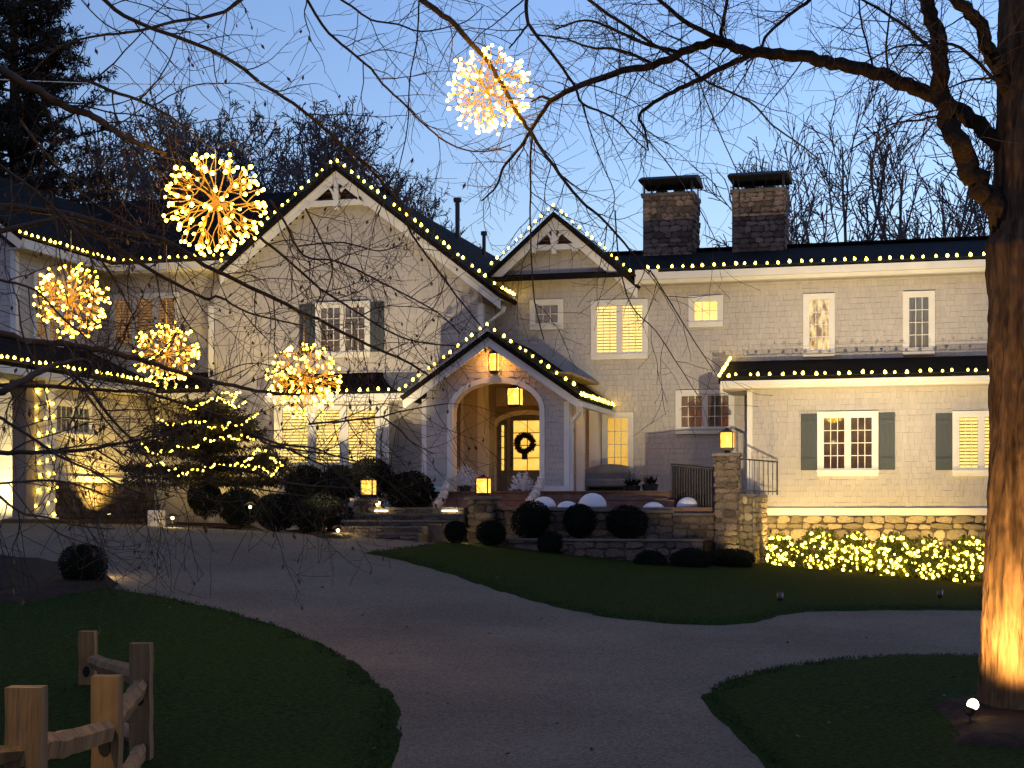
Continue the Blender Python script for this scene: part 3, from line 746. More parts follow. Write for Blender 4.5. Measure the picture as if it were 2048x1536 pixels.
# ---- arched front door with sidelights
D = obj("front_door", MB().quadbox(doorx0, doorx1, -.06, -.02, pz, pz+2.3), 'porchwood', HOUSE)
dc = (doorx0+doorx1)/2; dw = (doorx1-doorx0)/2
def dtop(x): return pz + 1.72 + .40*math.sqrt(max(0, 1-((x-dc)/dw)**2))
prev = None; t = MB()
for i in range(19):
    x = doorx0 + .0 + (doorx1-doorx0)*i/18; q = (x, -.1, dtop(x))
    if prev: bar(t, prev, q, .12, .12, (0, 1, 0))
    prev = q
t.quadbox(doorx0-.02, doorx0+.09, -.14, -.03, pz, pz+1.72); t.quadbox(doorx1-.09, doorx1+.02, -.14, -.03, pz, pz+1.72)
obj("door_casing", t, 'white', D)
lw = .46
cols_ = [(doorx0+.14, dc-lw-.07, 1), (dc-lw, dc+lw, 2), (dc+lw+.07, doorx1-.14, 1)]
for a, b, nc in cols_:
    obj("door_leaf", MB().quadbox(a, b, -.10, -.061, pz+.02, dtop((a+b)/2)-.07), 'door', D)
    gz0, gz1 = pz+.62, min(dtop(a+.06), dtop(b-.06))-.16
    for i in range(nc):
        ga = a+.08+(b-a-.16)*i/nc; gb = a+.08+(b-a-.16)*(i+1)/nc
        for j in range(4):
            za, zb = gz0+(gz1-gz0)*j/4, gz0+(gz1-gz0)*(j+1)/4
            piece("pane", 'room_amber', D, ga+.012, gb-.012, -.106, -.099, za+.012, zb-.012)
    piece("door_panel", 'door', D, a+.08, b-.08, -.115, -.10, pz+.12, pz+.52)
for x in (dc-lw-.035, dc+lw+.035): piece("mullion", 'porchwood', D, x-.034, x+.034, -.13, -.06, pz, dtop(x)-.06)
h = MB(); h.quadbox(dc-lw+.03, dc-lw+.08, -.13, -.10, pz+.72, pz+1.12); h.tube([(dc-lw+.055, -.13, pz+.78), (dc-lw+.055, -.18, pz+.8), (dc-lw+.055, -.18, pz+1.0), (dc-lw+.055, -.13, pz+1.02)], .012, 6)
obj("handle", h, 'metal', D)
# ---- chimneys
for (pa, pb, pt, prf, name_i) in ((1286, 1400, 386, 350, 0), (1464, 1583, 378, 345, 1)):
    dc_ = rd - .75; a, b = hs(pa, dc_), hs(pb-15, dc_); zt_ = hz((pa+pb)/2, pt, dc_); dep = 1.25; zb_ = rz - .6
    ch = obj("chimney", MB().quadbox(a, b, dc_, dc_+dep, zb_, zt_), 'mortar', HOUSE)
    stones(ch, a, b, zb_, zt_-.08, 'chimneystone', (0, dc_, 0), size=(.15, .36), rows=(.10, .2), prot=.035)
    stones(ch, dc_, dc_+dep, zb_, zt_-.08, 'chimneystone', (b, 0, 0), math.pi/2, size=(.2, .5), rows=(.12, .22), prot=.035)
    obj("crown_slab", MB().quadbox(a-.05, b+.05, dc_-.05, dc_+dep+.05, zt_-.08, zt_+.02), 'cap', ch)
    for fx in (.3, .66):
        m = MB(); m.tube([(a+(b-a)*fx, dc_+.7, zt_), (a+(b-a)*fx, dc_+.7, zt_+.16)], .14, 12); m.tube([(a+(b-a)*fx, dc_+.7, zt_+.16), (a+(b-a)*fx, dc_+.7, zt_+.2)], .17, 12)
        obj("flue", m, 'bronze', ch)
    zc0 = zt_ + .38; hc = .17; oo = .17
    m = MB(); poly = [(dc_-oo, zc0), (dc_+dep+oo, zc0), (dc_+dep/2, zc0+hc)]
    # gabled metal hood, ridge along s
    v0 = len(m.v)
    for x in (a-oo+.06, b+oo-.06):
        m.v += [(x, dc_-oo, zc0), (x, dc_+.35, zc0+hc), (x, dc_+dep-.35, zc0+hc), (x, dc_+dep+oo, zc0), (x, dc_-oo+.05, zc0-.03), (x, dc_+dep+oo-.05, zc0-.03)]
    ringi = [0, 1, 2, 3, 5, 4]
    for i in range(6):
        p_, q_ = ringi[i], ringi[(i+1) % 6]; m.f.append((p_, q_, 6+q_, 6+p_))
    m.f.append(tuple(ringi[::-1])); m.f.append(tuple(6+i for i in ringi))
    for x in (a+.03, b-.03):
        for y in (dc_+.03, dc_+dep-.03): m.quadbox(x-.025, x+.025, y-.025, y+.025, zt_, zc0)
    obj("chimney_hood", m, 'chimneycap', ch)
    for x in (a, b): piece("spark_screen", 'glass', ch, x-.005, x+.005, dc_+.06, dc_+dep-.06, zt_+.02, zc0-.03)
# ---- roof vents on the big roof
for (pxv, pyt, pyb, r_) in ((915, 396, 452, .07), (968, 463, 486, .06)):
    dd = 6.0 if pxv == 915 else 9.0
    s_, zt_ = hp(pxv, pyt, dd); zb_ = zt_ - 1.2
    m = MB(); m.tube([(s_, dd, zb_), (s_, dd, zt_-.1)], r_, 10); m.tube([(s_, dd, zt_-.12), (s_, dd, zt_)], r_*1.7, 12)
    obj("vent_pipe", m, 'metal', HOUSE)
# ------------------------------------------------------------------ ground, drive, lawns, beds
def sheet(name, poly, mat, dz, edge, step=.6, **props):
    """polygon in world XY laid on the terrain; boundary at `edge` and inside at `dz` above it"""
    pts = [Vector((p[0], p[1])) for p in poly]
    dense = []
    for i in range(len(pts)):
        a, b = pts[i], pts[(i+1) % len(pts)]; n = max(1, int((b-a).length / (step*.5)))
        for k in range(n): dense.append(a + (b-a)*(k/n))
    nb = len(dense); xs = [p.x for p in dense]; ys = [p.y for p in dense]; allp = list(dense)
    def inside(x, y):
        c = False
        for i in range(nb):
            a, b = dense[i], dense[i-1]
            if (a.y > y) != (b.y > y) and x < (b.x-a.x)*(y-a.y)/(b.y-a.y)+a.x: c = not c
        return c
    y = min(ys) + step*.5
    while y < max(ys):
        x = min(xs) + step*.5
        while x < max(xs):
            q = Vector((x + R.uniform(-.1, .1)*step, y + R.uniform(-.1, .1)*step))
            if inside(q.x, q.y) and min((q-d).length for d in dense) > step*.3: allp.append(q)
            x += step
        y += step
    vs, es, fs, ov, oe, of = delaunay_2d_cdt(allp, [(i, (i+1) % nb) for i in range(nb)], [], 1, 1e-5)
    mb = MB()
    for i, p in enumerate(vs):
        on = any(k < nb for k in ov[i])
        mb.v.append((p.x, p.y, ground_z(p.x, p.y) + (edge if on else dz)))
    mb.f = [tuple(f) for f in fs]
    o = obj(name, mb, mat, smooth=True)
    for k, v in props.items(): o[k] = v
    return o, inside
def gpix(lst): return [(p.x, p.y) for p in (on_ground(*q) for q in lst)]
def smooth_poly(pts, it=2):
    for _ in range(it):
        out = []
        for i in range(len(pts)):
            a, b = pts[i], pts[(i+1) % len(pts)]
            out += [(a[0]*.75+b[0]*.25, a[1]*.75+b[1]*.25), (a[0]*.25+b[0]*.75, a[1]*.25+b[1]*.75)]
        pts = out
    return pts
# wide ground to the horizon
mb = MB(); gx_ = [-900, -300, -120, -60] + [i*2.0 for i in range(-20, 21)] + [60, 120, 300, 900]
gy_ = [-300, -60, -10, 0] + [2+i*1.5 for i in range(34)] + [60, 80, 120, 250, 600, 1500]
for y in gy_:
    for x in gx_: mb.v.append((x, y, ground_z(x, y) - .08))
W_ = len(gx_)
for j in range(len(gy_)-1):
    for i in range(W_-1): mb.f.append((j*W_+i, j*W_+i+1, (j+1)*W_+i+1, (j+1)*W_+i))
obj("ground", mb, 'soil', smooth=True, kind="structure")
DRIVE = [(-22, 3.5), (22, 3.5), (22, 30), (10, 36), (-3, 36.5), (-9, 38.6), (-22, 38.6)]
sheet("driveway", DRIVE, 'drive', 0.0, 0.0, .8, kind="structure")
# lawn between the drive and the terrace
e1 = gpix([(722, 1106), (800, 1122), (900, 1150), (1000, 1185), (1100, 1214), (1200, 1234), (1330, 1249), (1450, 1252), (1520, 1247), (1560, 1233), (1620, 1225), (1750, 1222), (1970, 1222), (2200, 1222)])
e2 = gpix([(2200, 1185), (1970, 1176), (1800, 1158), (1650, 1142), (1510, 1128)]) + [(5.2, 36.4), (-1.0, 36.6)] + gpix([(960, 1085), (900, 1086), (800, 1096)])
LAWN_A, inA = sheet("lawn", e1 + e2, 'lawn', .05, -.01, .5, kind="structure")
e3 = gpix([(60, 1160), (200, 1172), (330, 1192), (470, 1224), (560, 1250), (640, 1283), (700, 1313), (750, 1347), (790, 1385), (813, 1420), (825, 1465), (820, 1505), (800, 1560), (780, 1620)])
LAWN_B, inB = sheet("lawn", e3 + [(-1.6, 5.0), (-12, 5.0), (-12, 14)], 'lawn', .05, -.01, .5, kind="structure")
e4 = gpix([(1534, 1560), (1500, 1508), (1450, 1462), (1415, 1428), (1394, 1398), (1405, 1378), (1440, 1361), (1500, 1344), (1570, 1331), (1660, 1320), (1760, 1314), (1880, 1312), (2000, 1312), (2250, 1312)])
LAWN_C, inC = sheet("lawn", e4 + [(10, 8.5), (8, 5.0), (2.0, 5.0)], 'lawn', .05, -.01, .5, kind="structure")
# planting beds
MB_L = gpix([(0, 1050), (300, 1048), (450, 1050), (560, 1060), (640, 1078), (690, 1082)]) + [(-3.2, 37.2), (-3.4, 39.2), (-11, 41.0), (-13, 40)]
sheet("mulch_bed", MB_L, 'mulch', .07, -.01, .6, kind="structure")
MB_R = gpix([(1500, 1126), (1650, 1140), (1800, 1156), (1970, 1174), (2200, 1184)]) + [(13, 36.6), (5.5, 38.2)]
sheet("mulch_bed", MB_R, 'mulch', .09, .0, .6, kind="structure")
MB_T = gpix([(1860, 1420), (1930, 1400), (2020, 1385), (2150, 1380)]) + [(5.6, 12.4), (4.8, 11.4), (3.9, 11.3), (3.2, 11.7)]
sheet("mulch_bed", MB_T, 'mulch', .11, .03, .4, kind="structure")
MB_U = gpix([(-20, 1120), (100, 1126), (190, 1146), (240, 1172), (180, 1190), (60, 1215), (-30, 1225)])
sheet("mulch_bed", MB_U, 'mulch', .12, .03, .4, kind="structure")
# grass blades, thick near the edges and near the viewer
def grass(lawn, inside, x0, x1, y0, y1, n):
    mb = MB(); k = 0; tries = 0
    while k < n and tries < n*6:
        tries += 1
        y = y0 + (y1-y0)*R.random()**1.6; x = R.uniform(x0, x1)
        if abs(x) > y*.36 or not (inside(x, y) and inside(x-.09, y) and inside(x+.09, y) and inside(x, y-.2)): continue
        z = ground_z(x, y) + .02; a = R.uniform(0, 6.28); h = R.uniform(.018, .04); w = .004 + .0003*y; lx, ly = R.uniform(-.03, .03), R.uniform(-.03, .03)
        b = len(mb.v); mb.v += [(x-w*math.cos(a), y-w*math.sin(a), z), (x+w*math.cos(a), y+w*math.sin(a), z), (x+lx, y+ly, z+h)]; mb.f.append((b, b+1, b+2)); k += 1
    o = obj("grass", mb, 'grass'); o['kind'] = "stuff"; o['label'] = lawn; o['category'] = "grass"
grass("short dark grass on the lawn below the terrace", inA, -5, 9, 18, 37, 26000)
grass("short dark grass on the lawn behind the split rail fence", inB, -6, 0, 6, 27, 26000)
grass("short dark grass on the lawn around the big tree", inC, 1, 7, 7, 21, 26000)
# ------------------------------------------------------------------ lamps
def spot(name, parent, loc, target, watts, cone=80, blend=.7, col=(1, .80, .50), size=.04):
    l = bpy.data.lights.new(name, 'SPOT'); l.energy = watts / EX; l.spot_size = math.radians(cone); l.spot_blend = blend
    l.color = col; l.shadow_soft_size = size
    o = bpy.data.objects.new(name, l); C.objects.link(o); o.parent = parent; o.location = loc
    d = Vector(target) - Vector(loc); o.rotation_euler = d.to_track_quat('-Z', 'Y').to_euler(); return o
def point(name, parent, loc, watts, col=(1, .52, .13), size=.03):
    l = bpy.data.lights.new(name, 'POINT'); l.energy = watts / EX; l.color = col; l.shadow_soft_size = size
    o = bpy.data.objects.new(name, l); C.objects.link(o); o.parent = parent; o.location = loc; return o
def uplight(base, target, watts, label, cone=95, col=(1, .80, .50), h=.06, group="landscape uplights", dome=False):
    """small bullet floodlight on a stake, lens facing its target"""
    base = Vector(base); base.z = max(base.z, ground_z(base.x, base.y) + .07)
    t = thing("landscape_light", label, "light", base, 0, group)
    d = (Vector(target) - Vector(base)).normalized(); head = Vector((0, 0, h))
    obj("stake", MB().tube([(0, 0, -.1), (0, 0, h)], .012, 6), 'metal', t)
    m = MB(); m.tube([head - d*.07, head - d*.05, head + d*.07], [.02, .045, .05], 10); m.tube([head + d*.07, head + d*.095], [.054, .058], 10, cap=False)
    if dome: m = MB().tube([head - d*.02, head + d*.03], [.03, .05], 10)
    obj("housing", m, 'bronze', t)
    if dome: obj("glass_dome", MB().ball(head + d*.07, .046, 14, 9), 'lamplens', t)
    else: obj("lens", MB().tube([head + d*.07, head + d*.074], .046, 10), 'lamplens', t)
    spot("lamp", t, head + d*(.16 if dome else .11), Vector(target) - Vector(base), watts, cone, .8, col, .05)
    return t
def lantern(loc, label, h=.42, w=.24, watts=10, rotz=-TH, hang=None, group="lit candle lanterns", name="lantern"):
    """square metal lantern: base, four posts, four glass panes, roof, finial, flame"""
    t = thing(name, label, "lantern", loc, rotz, group)
    b = w/2; m = MB(); m.quadbox(-b, b, -b, b, 0, h*.07); m.quadbox(-b*.8, b*.8, -b*.8, b*.8, -.03, -.001); obj("base", m, 'bronze', t)
    for sx in (-1, 1):
        for sy in (-1, 1): obj("post", MB().quadbox(sx*b-.012, sx*b+.012, sy*b-.012, sy*b+.012, h*.07, h*.78), 'bronze', t)
    r = MB(); r.hexa([(-b*1.18, -b*1.18, h*.78), (b*1.18, -b*1.18, h*.78), (b*1.18, b*1.18, h*.78), (-b*1.18, b*1.18, h*.78), (-b*.4, -b*.4, h*.92), (b*.4, -b*.4, h*.92), (b*.4, b*.4, h*.92), (-b*.4, b*.4, h*.92)])
    r.tube([(0, 0, h*.92), (0, 0, h*.97), (0, 0, h)], [.03, .05, .015], 8); obj("roof", r, 'bronze', t)
    for k in range(4):
        p = obj("pane", MB().quadbox(-b+.014, b-.014, -b-.003, -b+.003, h*.075, h*.775), 'lanternpane', t, rotz=k*math.pi/2)
    m = MB(); m.tube([(0, 0, h*.07), (0, 0, h*.36)], w*.17, 10); obj("candle", m, 'whiteflock', t)
    f = MB(); f.tube([(0, 0, h*.37), (0, 0, h*.46), (0, 0, h*.56), (0, 0, h*.66)], [.012, w*.17, w*.12, .004], 8); obj("flame", f, 'flame', t)
    point("lamp", t, (0, 0, h*.5), watts, size=.06)
    if hang: obj("chain", MB().tube([(0, 0, h), (0, 0, h+hang)], .008, 5), 'bronze', t)
    return t
# ------------------------------------------------------------------ terrace, steps, pillars
zT = .10                                        # terrace floor from eye level
dT = -6.1
bow = []
for px, d in ((985, -6.0), (1080, -6.35), (1180, -6.55), (1290, -6.45), (1345, -6.25), (1432, -5.6)): bow.append((hs(px, d), d))
TER = thing("terrace_wall", "curved dry stone retaining wall with thin dark coping below the white balls", "wall", hw(bow[2][0], bow[2][1], -1.2), -TH)
off = Vector((bow[2][0], bow[2][1]))
ztop = [hz(985, 1014, -6.0), hz(1080, 1016, -6.35), hz(1180, 1017, -6.55), hz(1290, 1019, -6.45), hz(1345, 1022, -6.25), hz(1432, 1030, -5.6)]
zb_ter = -1.2
for i in range(len(bow)-1):
    a, b = Vector(bow[i]), Vector(bow[i+1]); L = (b-a).length; ang = math.atan2(b.y-a.y, b.x-a.x); zt_ = (ztop[i]+ztop[i+1])/2 - zb_ter
    lo = (a.x-off.x, a.y-off.y, 0)
    obj("wall_core", MB().quadbox(0, L, .03, .42, -.4, zt_-.06), 'mortar', TER, lo, ang)
    stones(TER, 0, L, -.15, zt_-.065, 'stone', (lo[0]-math.sin(ang)*.03, lo[1]+math.cos(ang)*.03, 0), ang, size=(.18, .48), rows=(.10, .21), prot=.05)
    obj("coping", bevel_mesh(MB().quadbox(-.02, L+.02, -.07, .46, zt_-.06, zt_), "coping", .01), 'cap', TER, lo, ang)
# lower planter wall in front
low = [(hs(1000, -7.0), -6.9), (hs(1150, -7.4), -7.5), (hs(1290, -7.4), -7.45), (hs(1405, -7.0), -6.9)]
PL = thing("planter_wall", "low stone planter wall at the foot of the terrace wall", "wall", hw(low[1][0], low[1][1], -1.2), -TH)
for i in range(3):
    a, b = Vector(low[i]), Vector(low[i+1]); L = (b-a).length; ang = math.atan2(b.y-a.y, b.x-a.x); zt_ = hz(1200, 1078, -7.4) + 1.2
    lo = (a.x-low[1][0], a.y-low[1][1], 0)
    obj("wall_core", MB().quadbox(0, L, .03, .34, -.4, zt_-.05), 'mortar', PL, lo, ang)
    stones(PL, 0, L, -.2, zt_-.05, 'stone', (lo[0]-math.sin(ang)*.03, lo[1]+math.cos(ang)*.03, 0), ang, size=(.18, .46), rows=(.10, .2), prot=.05)
    obj("coping", bevel_mesh(MB().quadbox(-.02, L+.02, -.04, .38, zt_-.05, zt_), "coping", .01), 'cap', PL, lo, ang)
def house_poly_slab(name, pts, z0, z1, mat, **props):
    mb = MB(); n = len(pts)
    for z in (z0, z1):
        for s, d in pts: p = hw(s, d, z); mb.v.append((p.x, p.y, p.z))
    mb.f.append(tuple(range(n-1, -1, -1))); mb.f.append(tuple(range(n, 2*n)))
    for i in range(n): j = (i+1) % n; mb.f.append((i, j, n+j, n+i))
    o = obj(name, mb, mat)
    for k, v in props.items(): o[k] = v
    return o
# planter soil, terrace floor and porch floor
house_poly_slab("planter_soil", [(p[0], p[1]+.2) for p in low] + [(p[0], p[1]+.1) for p in bow[::-1]], -1.3, hz(1200, 1078, -7.4)-.06, 'mulch', kind="structure")
floor_pts = [(s, d+.3) for s, d in bow] + [(sB0-.05, -.1), (p0-1.2, -1.25), (p0-1.2, dT+.3)]
house_poly_slab("terrace", floor_pts, -1.0, zT, 'paver', kind="structure")
pf = [(p0-.12, dP-.75), (hs(1345, dP-.4), dP-.75), (hs(1400, -1), -.05), (p0-.12, -.06)]
house_poly_slab("porch_floor", pf, zT+.001, zPorch-.002, 'paver', kind="structure")
PS = thing("porch_step", "long low brick step under the arched entrance", "step", hw(p0, dP-.8, zT), -TH)
L = hs(1345, dP-.75)-p0
obj("riser", MB().quadbox(-.2, L+.1, -.36, -.02, .002, .17), 'paver', PS)
for i in range(int(L/.42)+1): piece("tread_stone", 'cap', PS, -.2+i*.42, -.2+i*.42+.41, -.39, -.03, .171, .205)
for i in range(int(L/.42)+1): piece("tread_stone", 'cap', PS, -.2+i*.42, -.2+i*.42+.41, -.02, .3, zPorch-zT-.001, zPorch-zT+.03)
# front steps
ST = thing("stone_steps", "broad stone steps from the drive up to the terrace", "steps", hw(hs(840, dT), dT, zT), -TH)
s0_, s1_ = hs(752, dT)-hs(840, dT), hs(937, dT)-hs(840, dT)
for k in range(5):
    zt_ = -.135*(k); y1 = -.36*k; wx = .0 if k < 2 else .45
    stp = obj("step", MB().quadbox(s0_-wx*.8, s1_+(.0 if k < 3 else -.6), y1-.33, y1+.45, -.9, zt_-.045), 'mortar', ST)
    n = 5; x0_ = s0_-wx*.8; x1_ = s1_+(.0 if k < 3 else -.6); cuts = [x0_+(x1_-x0_)*i/n+(R.uniform(-.12, .12) if 0 < i < n else 0) for i in range(n+1)]
    for i in range(n): piece("tread_stone", 'cap', stp, cuts[i]+.006, cuts[i+1]-.006, y1-.37, y1+.02, zt_-.045, zt_+R.uniform(-.003, .003))
    stones(stp, x0_, x1_, zt_-.135, zt_-.048, 'stone', (0, y1-.33, 0), size=(.22, .5), rows=(.085, .09), prot=.03)
def pillar(label, pa, pb, pyt, d, zbase):
    a, b = hs(pa, d), hs(pb, d); w = b-a; zt_ = hz((pa+pb)/2, pyt, d)
    t = thing("stone_pillar", label, "pillar", hw((a+b)/2, d+w/2, zbase), -TH); H_ = zt_-zbase; q = w/2-.03
    obj("core", MB().quadbox(-q, q, -q, q, -.3, H_-.07), 'mortar', t)
    for k in range(4):
        an = k*math.pi/2
        if k == 2: continue
        stones(t, -q-.03, q+.03, -.1, H_-.07, 'stone', (math.sin(an)*q, -math.cos(an)*q, 0), an, size=(.14, .36), rows=(.1, .2), prot=.045)
    obj("cap_stone", bevel_mesh(MB().quadbox(-q-.09, q+.09, -q-.09, q+.09, H_-.07, H_), "cap_stone", .012), 'cap', t)
    return hw((a+b)/2, d+w/2, zt_)
c1 = pillar("tall stone pillar at the terrace corner beside the lit shrubs", 1429, 1474, 906, -5.85, -1.35)
c2 = pillar("short stone pillar beside the front steps, next to the dark hedge", 706, 752, 996, -6.6, -.75)
c3 = pillar("short stone pillar where the front steps meet the terrace wall", 936, 984, 993, -6.4, -.95)
LG = "candle lanterns on the stone pillars"
lan1 = lantern(c1 + Vector((0, 0, .09)), "square lit lantern on the tall terrace pillar", .46, .27, 60, group=LG)
obj("stem", MB().tube([(0, 0, -.11), (0, 0, -.03)], .06, 8), 'bronze', lan1)
lantern(c2 + Vector((0, 0, .05)), "square lit lantern on the step pillar next to the hedge", .44, .26, 60, group=LG)
lantern(c3 + Vector((0, 0, .05)), "square lit lantern on the step pillar beside the terrace wall", .44, .26, 60, group=LG)
lantern(hw(hs(1030, dP+1.0), dP+1.0, hz(1030, 813, dP+1.0)), "large hanging lantern inside the arched porch", .55, .30, 450, hang=.5)
lg = lantern(hw(hs(988, dP-.16), dP-.16, hz(988, 745, dP-.16)), "narrow lit lantern on the porch gable above the arch", .56, .19, 200)
for nm, sx in (("wall_bracket", 0),):
    obj(nm, MB().quadbox(-.05, .05, .095, .17, .05, .5), 'bronze', lg)
# return wall and railing beyond the tall pillar
RW_ = thing("return_wall", "short stone return wall between tall pillar and house, lit yellow from below", "wall", hw(hs(1488, -4.6), -4.6, -1.3), -TH)
Lr = hs(1511, -4.6)-hs(1476, -4.6)
obj("wall_core", MB().quadbox(-Lr/2, Lr/2, 0, 2.7, -.2, hz(1490, 988, -4.6)+1.3-.07), 'mortar', RW_)
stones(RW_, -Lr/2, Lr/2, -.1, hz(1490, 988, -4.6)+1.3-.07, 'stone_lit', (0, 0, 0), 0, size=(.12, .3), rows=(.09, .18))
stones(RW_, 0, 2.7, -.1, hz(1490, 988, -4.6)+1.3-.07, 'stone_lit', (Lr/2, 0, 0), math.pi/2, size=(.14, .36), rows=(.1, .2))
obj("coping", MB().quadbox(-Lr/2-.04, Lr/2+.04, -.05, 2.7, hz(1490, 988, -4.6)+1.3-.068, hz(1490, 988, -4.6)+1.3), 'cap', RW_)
def railing(label, pts, h, n, mat='metal'):
    """metal rail: pts = two house points (s,d,z); balusters are parts"""
    a, b = Vector(pts[0]), Vector(pts[1]); t = thing("railing", label, "railing", hw(*a), -TH)
    e = b - a; m = MB(); bar(m, (0, 0, h), e + Vector((0, 0, h)), .05, .03); bar(m, (0, 0, .08), e + Vector((0, 0, .08)), .03, .03); obj("rail", m, mat, t)
    for i in range(n+1):
        q = e*(i/n); obj("baluster" if 0 < i < n else "post", MB().quadbox(q.x-(.008 if 0 < i < n else .02), q.x+(.008 if 0 < i < n else .02), q.y-.008, q.y+.008, q.z, q.z+h), mat, t)
    return t
ra, rb = hp(1343, 1012, -4.4), hp(1428, 1024, -5.4)
RL1 = railing("dark metal terrace railing running up to the tall pillar", [(ra[0], -4.4, zT), (rb[0], -5.4, zT-.12)], .98, 16)
q0_ = Vector((ra[0], -4.4, zT)); e_ = Vector((rb[0]-ra[0], -1.0, -.12))
sc_ = MB(); n_ = 40
obj("mesh_panel", MB().hexa([(0, .012, .1), (e_.x, e_.y+.012, e_.z+.1), (e_.x, e_.y+.016, e_.z+.1), (0, .016, .1), (0, .012, .95), (e_.x, e_.y+.012, e_.z+.95), (e_.x, e_.y+.016, e_.z+.95), (0, .016, .95)]), glassy("railing_mesh", (.42, .40, .42), .02, .4), RL1)
railing("short metal railing on the return wall beside the tall pillar", [(hs(1480, -4.5), -4.5, hz(1490, 988, -4.6)), (hs(1502, -4.5)+.35, -2.2, hz(1490, 988, -4.6))], .78, 8)
# ------------------------------------------------------------------ terrace decorations
snow = MB().ball((0, 0, 0), 1.0, 24, 14)
snowme = snow.mesh("frosted_ball", True); snowme.materials.append(M['snow'])
for (pxc, pyt, wid, d, sz, lab) in ((1088, 993, 46, -5.6, .8, "flattened white frosted ball beside the white twig tree"), (1135, 1002, 42, -5.9, .72, "low white frosted ball between two larger ones"), (1185, 986, 56, -5.5, .92, "largest white frosted ball on the terrace"),
                               (1307, 1004, 44, -5.7, .7, "small white frosted ball standing alone behind the coping"), (1376, 994, 46, -4.9, .9, "white frosted ball seen through the mesh railing")):
    s_, zt_ = hp(pxc, pyt, d); r_ = (hs(pxc+wid/2, d)-hs(pxc-wid/2, d))/2
    zc_ = zt_ - r_*sz; flo = max(-1.0, (zT + .004 - zc_)/(r_*sz)); me = snowme.copy()
    for v in me.vertices: v.co.z = max(v.co.z, flo)
    tag(obj("frosted_ball", me, None, None, hw(s_, d, zc_), scale=(r_, r_, r_*sz)), lab, "ornament", "white frosted balls on the terrace")
def twig_tree(pxc, pyb, pyt, d, label):
    """white flocked ornamental bush in a pot: flat star sprays on stems"""
    s_, zt_ = hp(pxc, pyt, d); zb_ = hz(pxc, pyb, d); H_ = zt_-zb_
    t = thing("white_twig_tree", label, "decoration", hw(s_, d, zb_), 0, "white twig trees by the door")
    obj("pot", MB().tube([(0, 0, 0), (0, 0, .22)], [.11, .15], 12), 'metal', t)
    rr = random.Random(int(pxc)); m = MB()
    for k in range(70):
        th, ph = rr.uniform(0, 6.28), math.acos(rr.uniform(-.25, 1)); d_ = Vector((math.sin(ph)*math.cos(th), math.sin(ph)*math.sin(th), math.cos(ph)))
        o_ = Vector((0, 0, .25)); e = o_ + Vector((d_.x*.34, d_.y*.34, max(0, d_.z)*(H_-.27)))*rr.uniform(.75, 1)
        m.tube([o_, (o_+e)*.5+Vector((0, 0, .03)), e], [.008, .007, .006], 4)
        for j in range(6):
            q = o_.lerp(e, .4+.1*j); w = Vector((rr.gauss(0, 1), rr.gauss(0, 1), rr.gauss(.3, 1))).normalized()
            m.tube([q, q+w*.07], [.007, .004], 4)
    obj("branches", m, 'snow', t)
twig_tree(930, 990, 922, dP-.35, "white flocked twig tree in pot beside the porch lantern")
twig_tree(1043, 1000, 936, dP-.35, "white flocked twig tree in pot beside the white balls")
def flocked_rail(pts, label):
    t = thing("handrail", label, "handrail", hw(*pts[0]), -TH, "flocked handrails on the porch step")
    o_ = Vector(pts[0]); P = [Vector(p)-o_ for p in pts]
    obj("post", MB().tube([P[0]-Vector((0, 0, .05)), P[0]+Vector((0, 0, .05))], .03, 8), 'metal', t)
    m = MB(); rr = random.Random(3); n = 14; path = []
    for i in range(n+1):
        f = i/n*(len(P)-1); k = min(int(f), len(P)-2); path.append(P[k].lerp(P[k+1], f-k))
    m.tube(path, [.075+.02*math.sin(i*2.1) for i in range(n+1)], 10)
    for i in range(500):
        f = rr.random()*n; k = min(int(f), n-1); q = path[k].lerp(path[k+1], f-k); w = Vector((rr.gauss(0, 1), rr.gauss(0, 1), rr.gauss(0, 1))).normalized()
        m.leaf(q+w*.06, w, Vector((w.y, w.z, w.x)), .07, .02)
    obj("garland", m, 'whiteflock', t)
def hpt(px, py, d): s_, z_ = hp(px, py, d); return (s_, d, z_)
flocked_rail([hpt(872, 1012, dP-1.6), hpt(884, 996, dP-1.3), hpt(892, 978, dP-.9), hpt(899, 958, dP-.45)], "white flocked garland on the handrail below the porch corner trim")
flocked_rail([hpt(1058, 1006, dP-1.6), hpt(1066, 994, dP-1.3), hpt(1076, 978, dP-.9), hpt(1083, 958, dP-.45)], "white flocked garland on the handrail beside the white balls")
# wreath on the door
wr = thing("wreath", "dark leafy wreath hanging on the glazed front door", "wreath", hw(dc-.05, -.16, hz(1058, 887, 0)), -TH)
m = MB(); rr = random.Random(5)
m.tube([(math.cos(a)*.21, 0, math.sin(a)*.21) for a in [i/24*6.2832 for i in range(25)]], .05, 8); obj("ring", m, 'wreath', wr)
m = MB()
for i in range(900):
    a = rr.uniform(0, 6.28); c_ = Vector((math.cos(a)*.21, 0, math.sin(a)*.21)); w = Vector((rr.gauss(0, 1), rr.gauss(-.4, .8), rr.gauss(0, 1))).normalized()
    m.leaf(c_+w*.035, w, Vector((w.z, w.x, w.y)), .075, .03)
obj("leaves", m, 'wreath', wr)
m = MB(); m.quadbox(-.07, .07, -.05, -.03, -.42, -.19); obj("ribbon", m, 'wreath', wr)
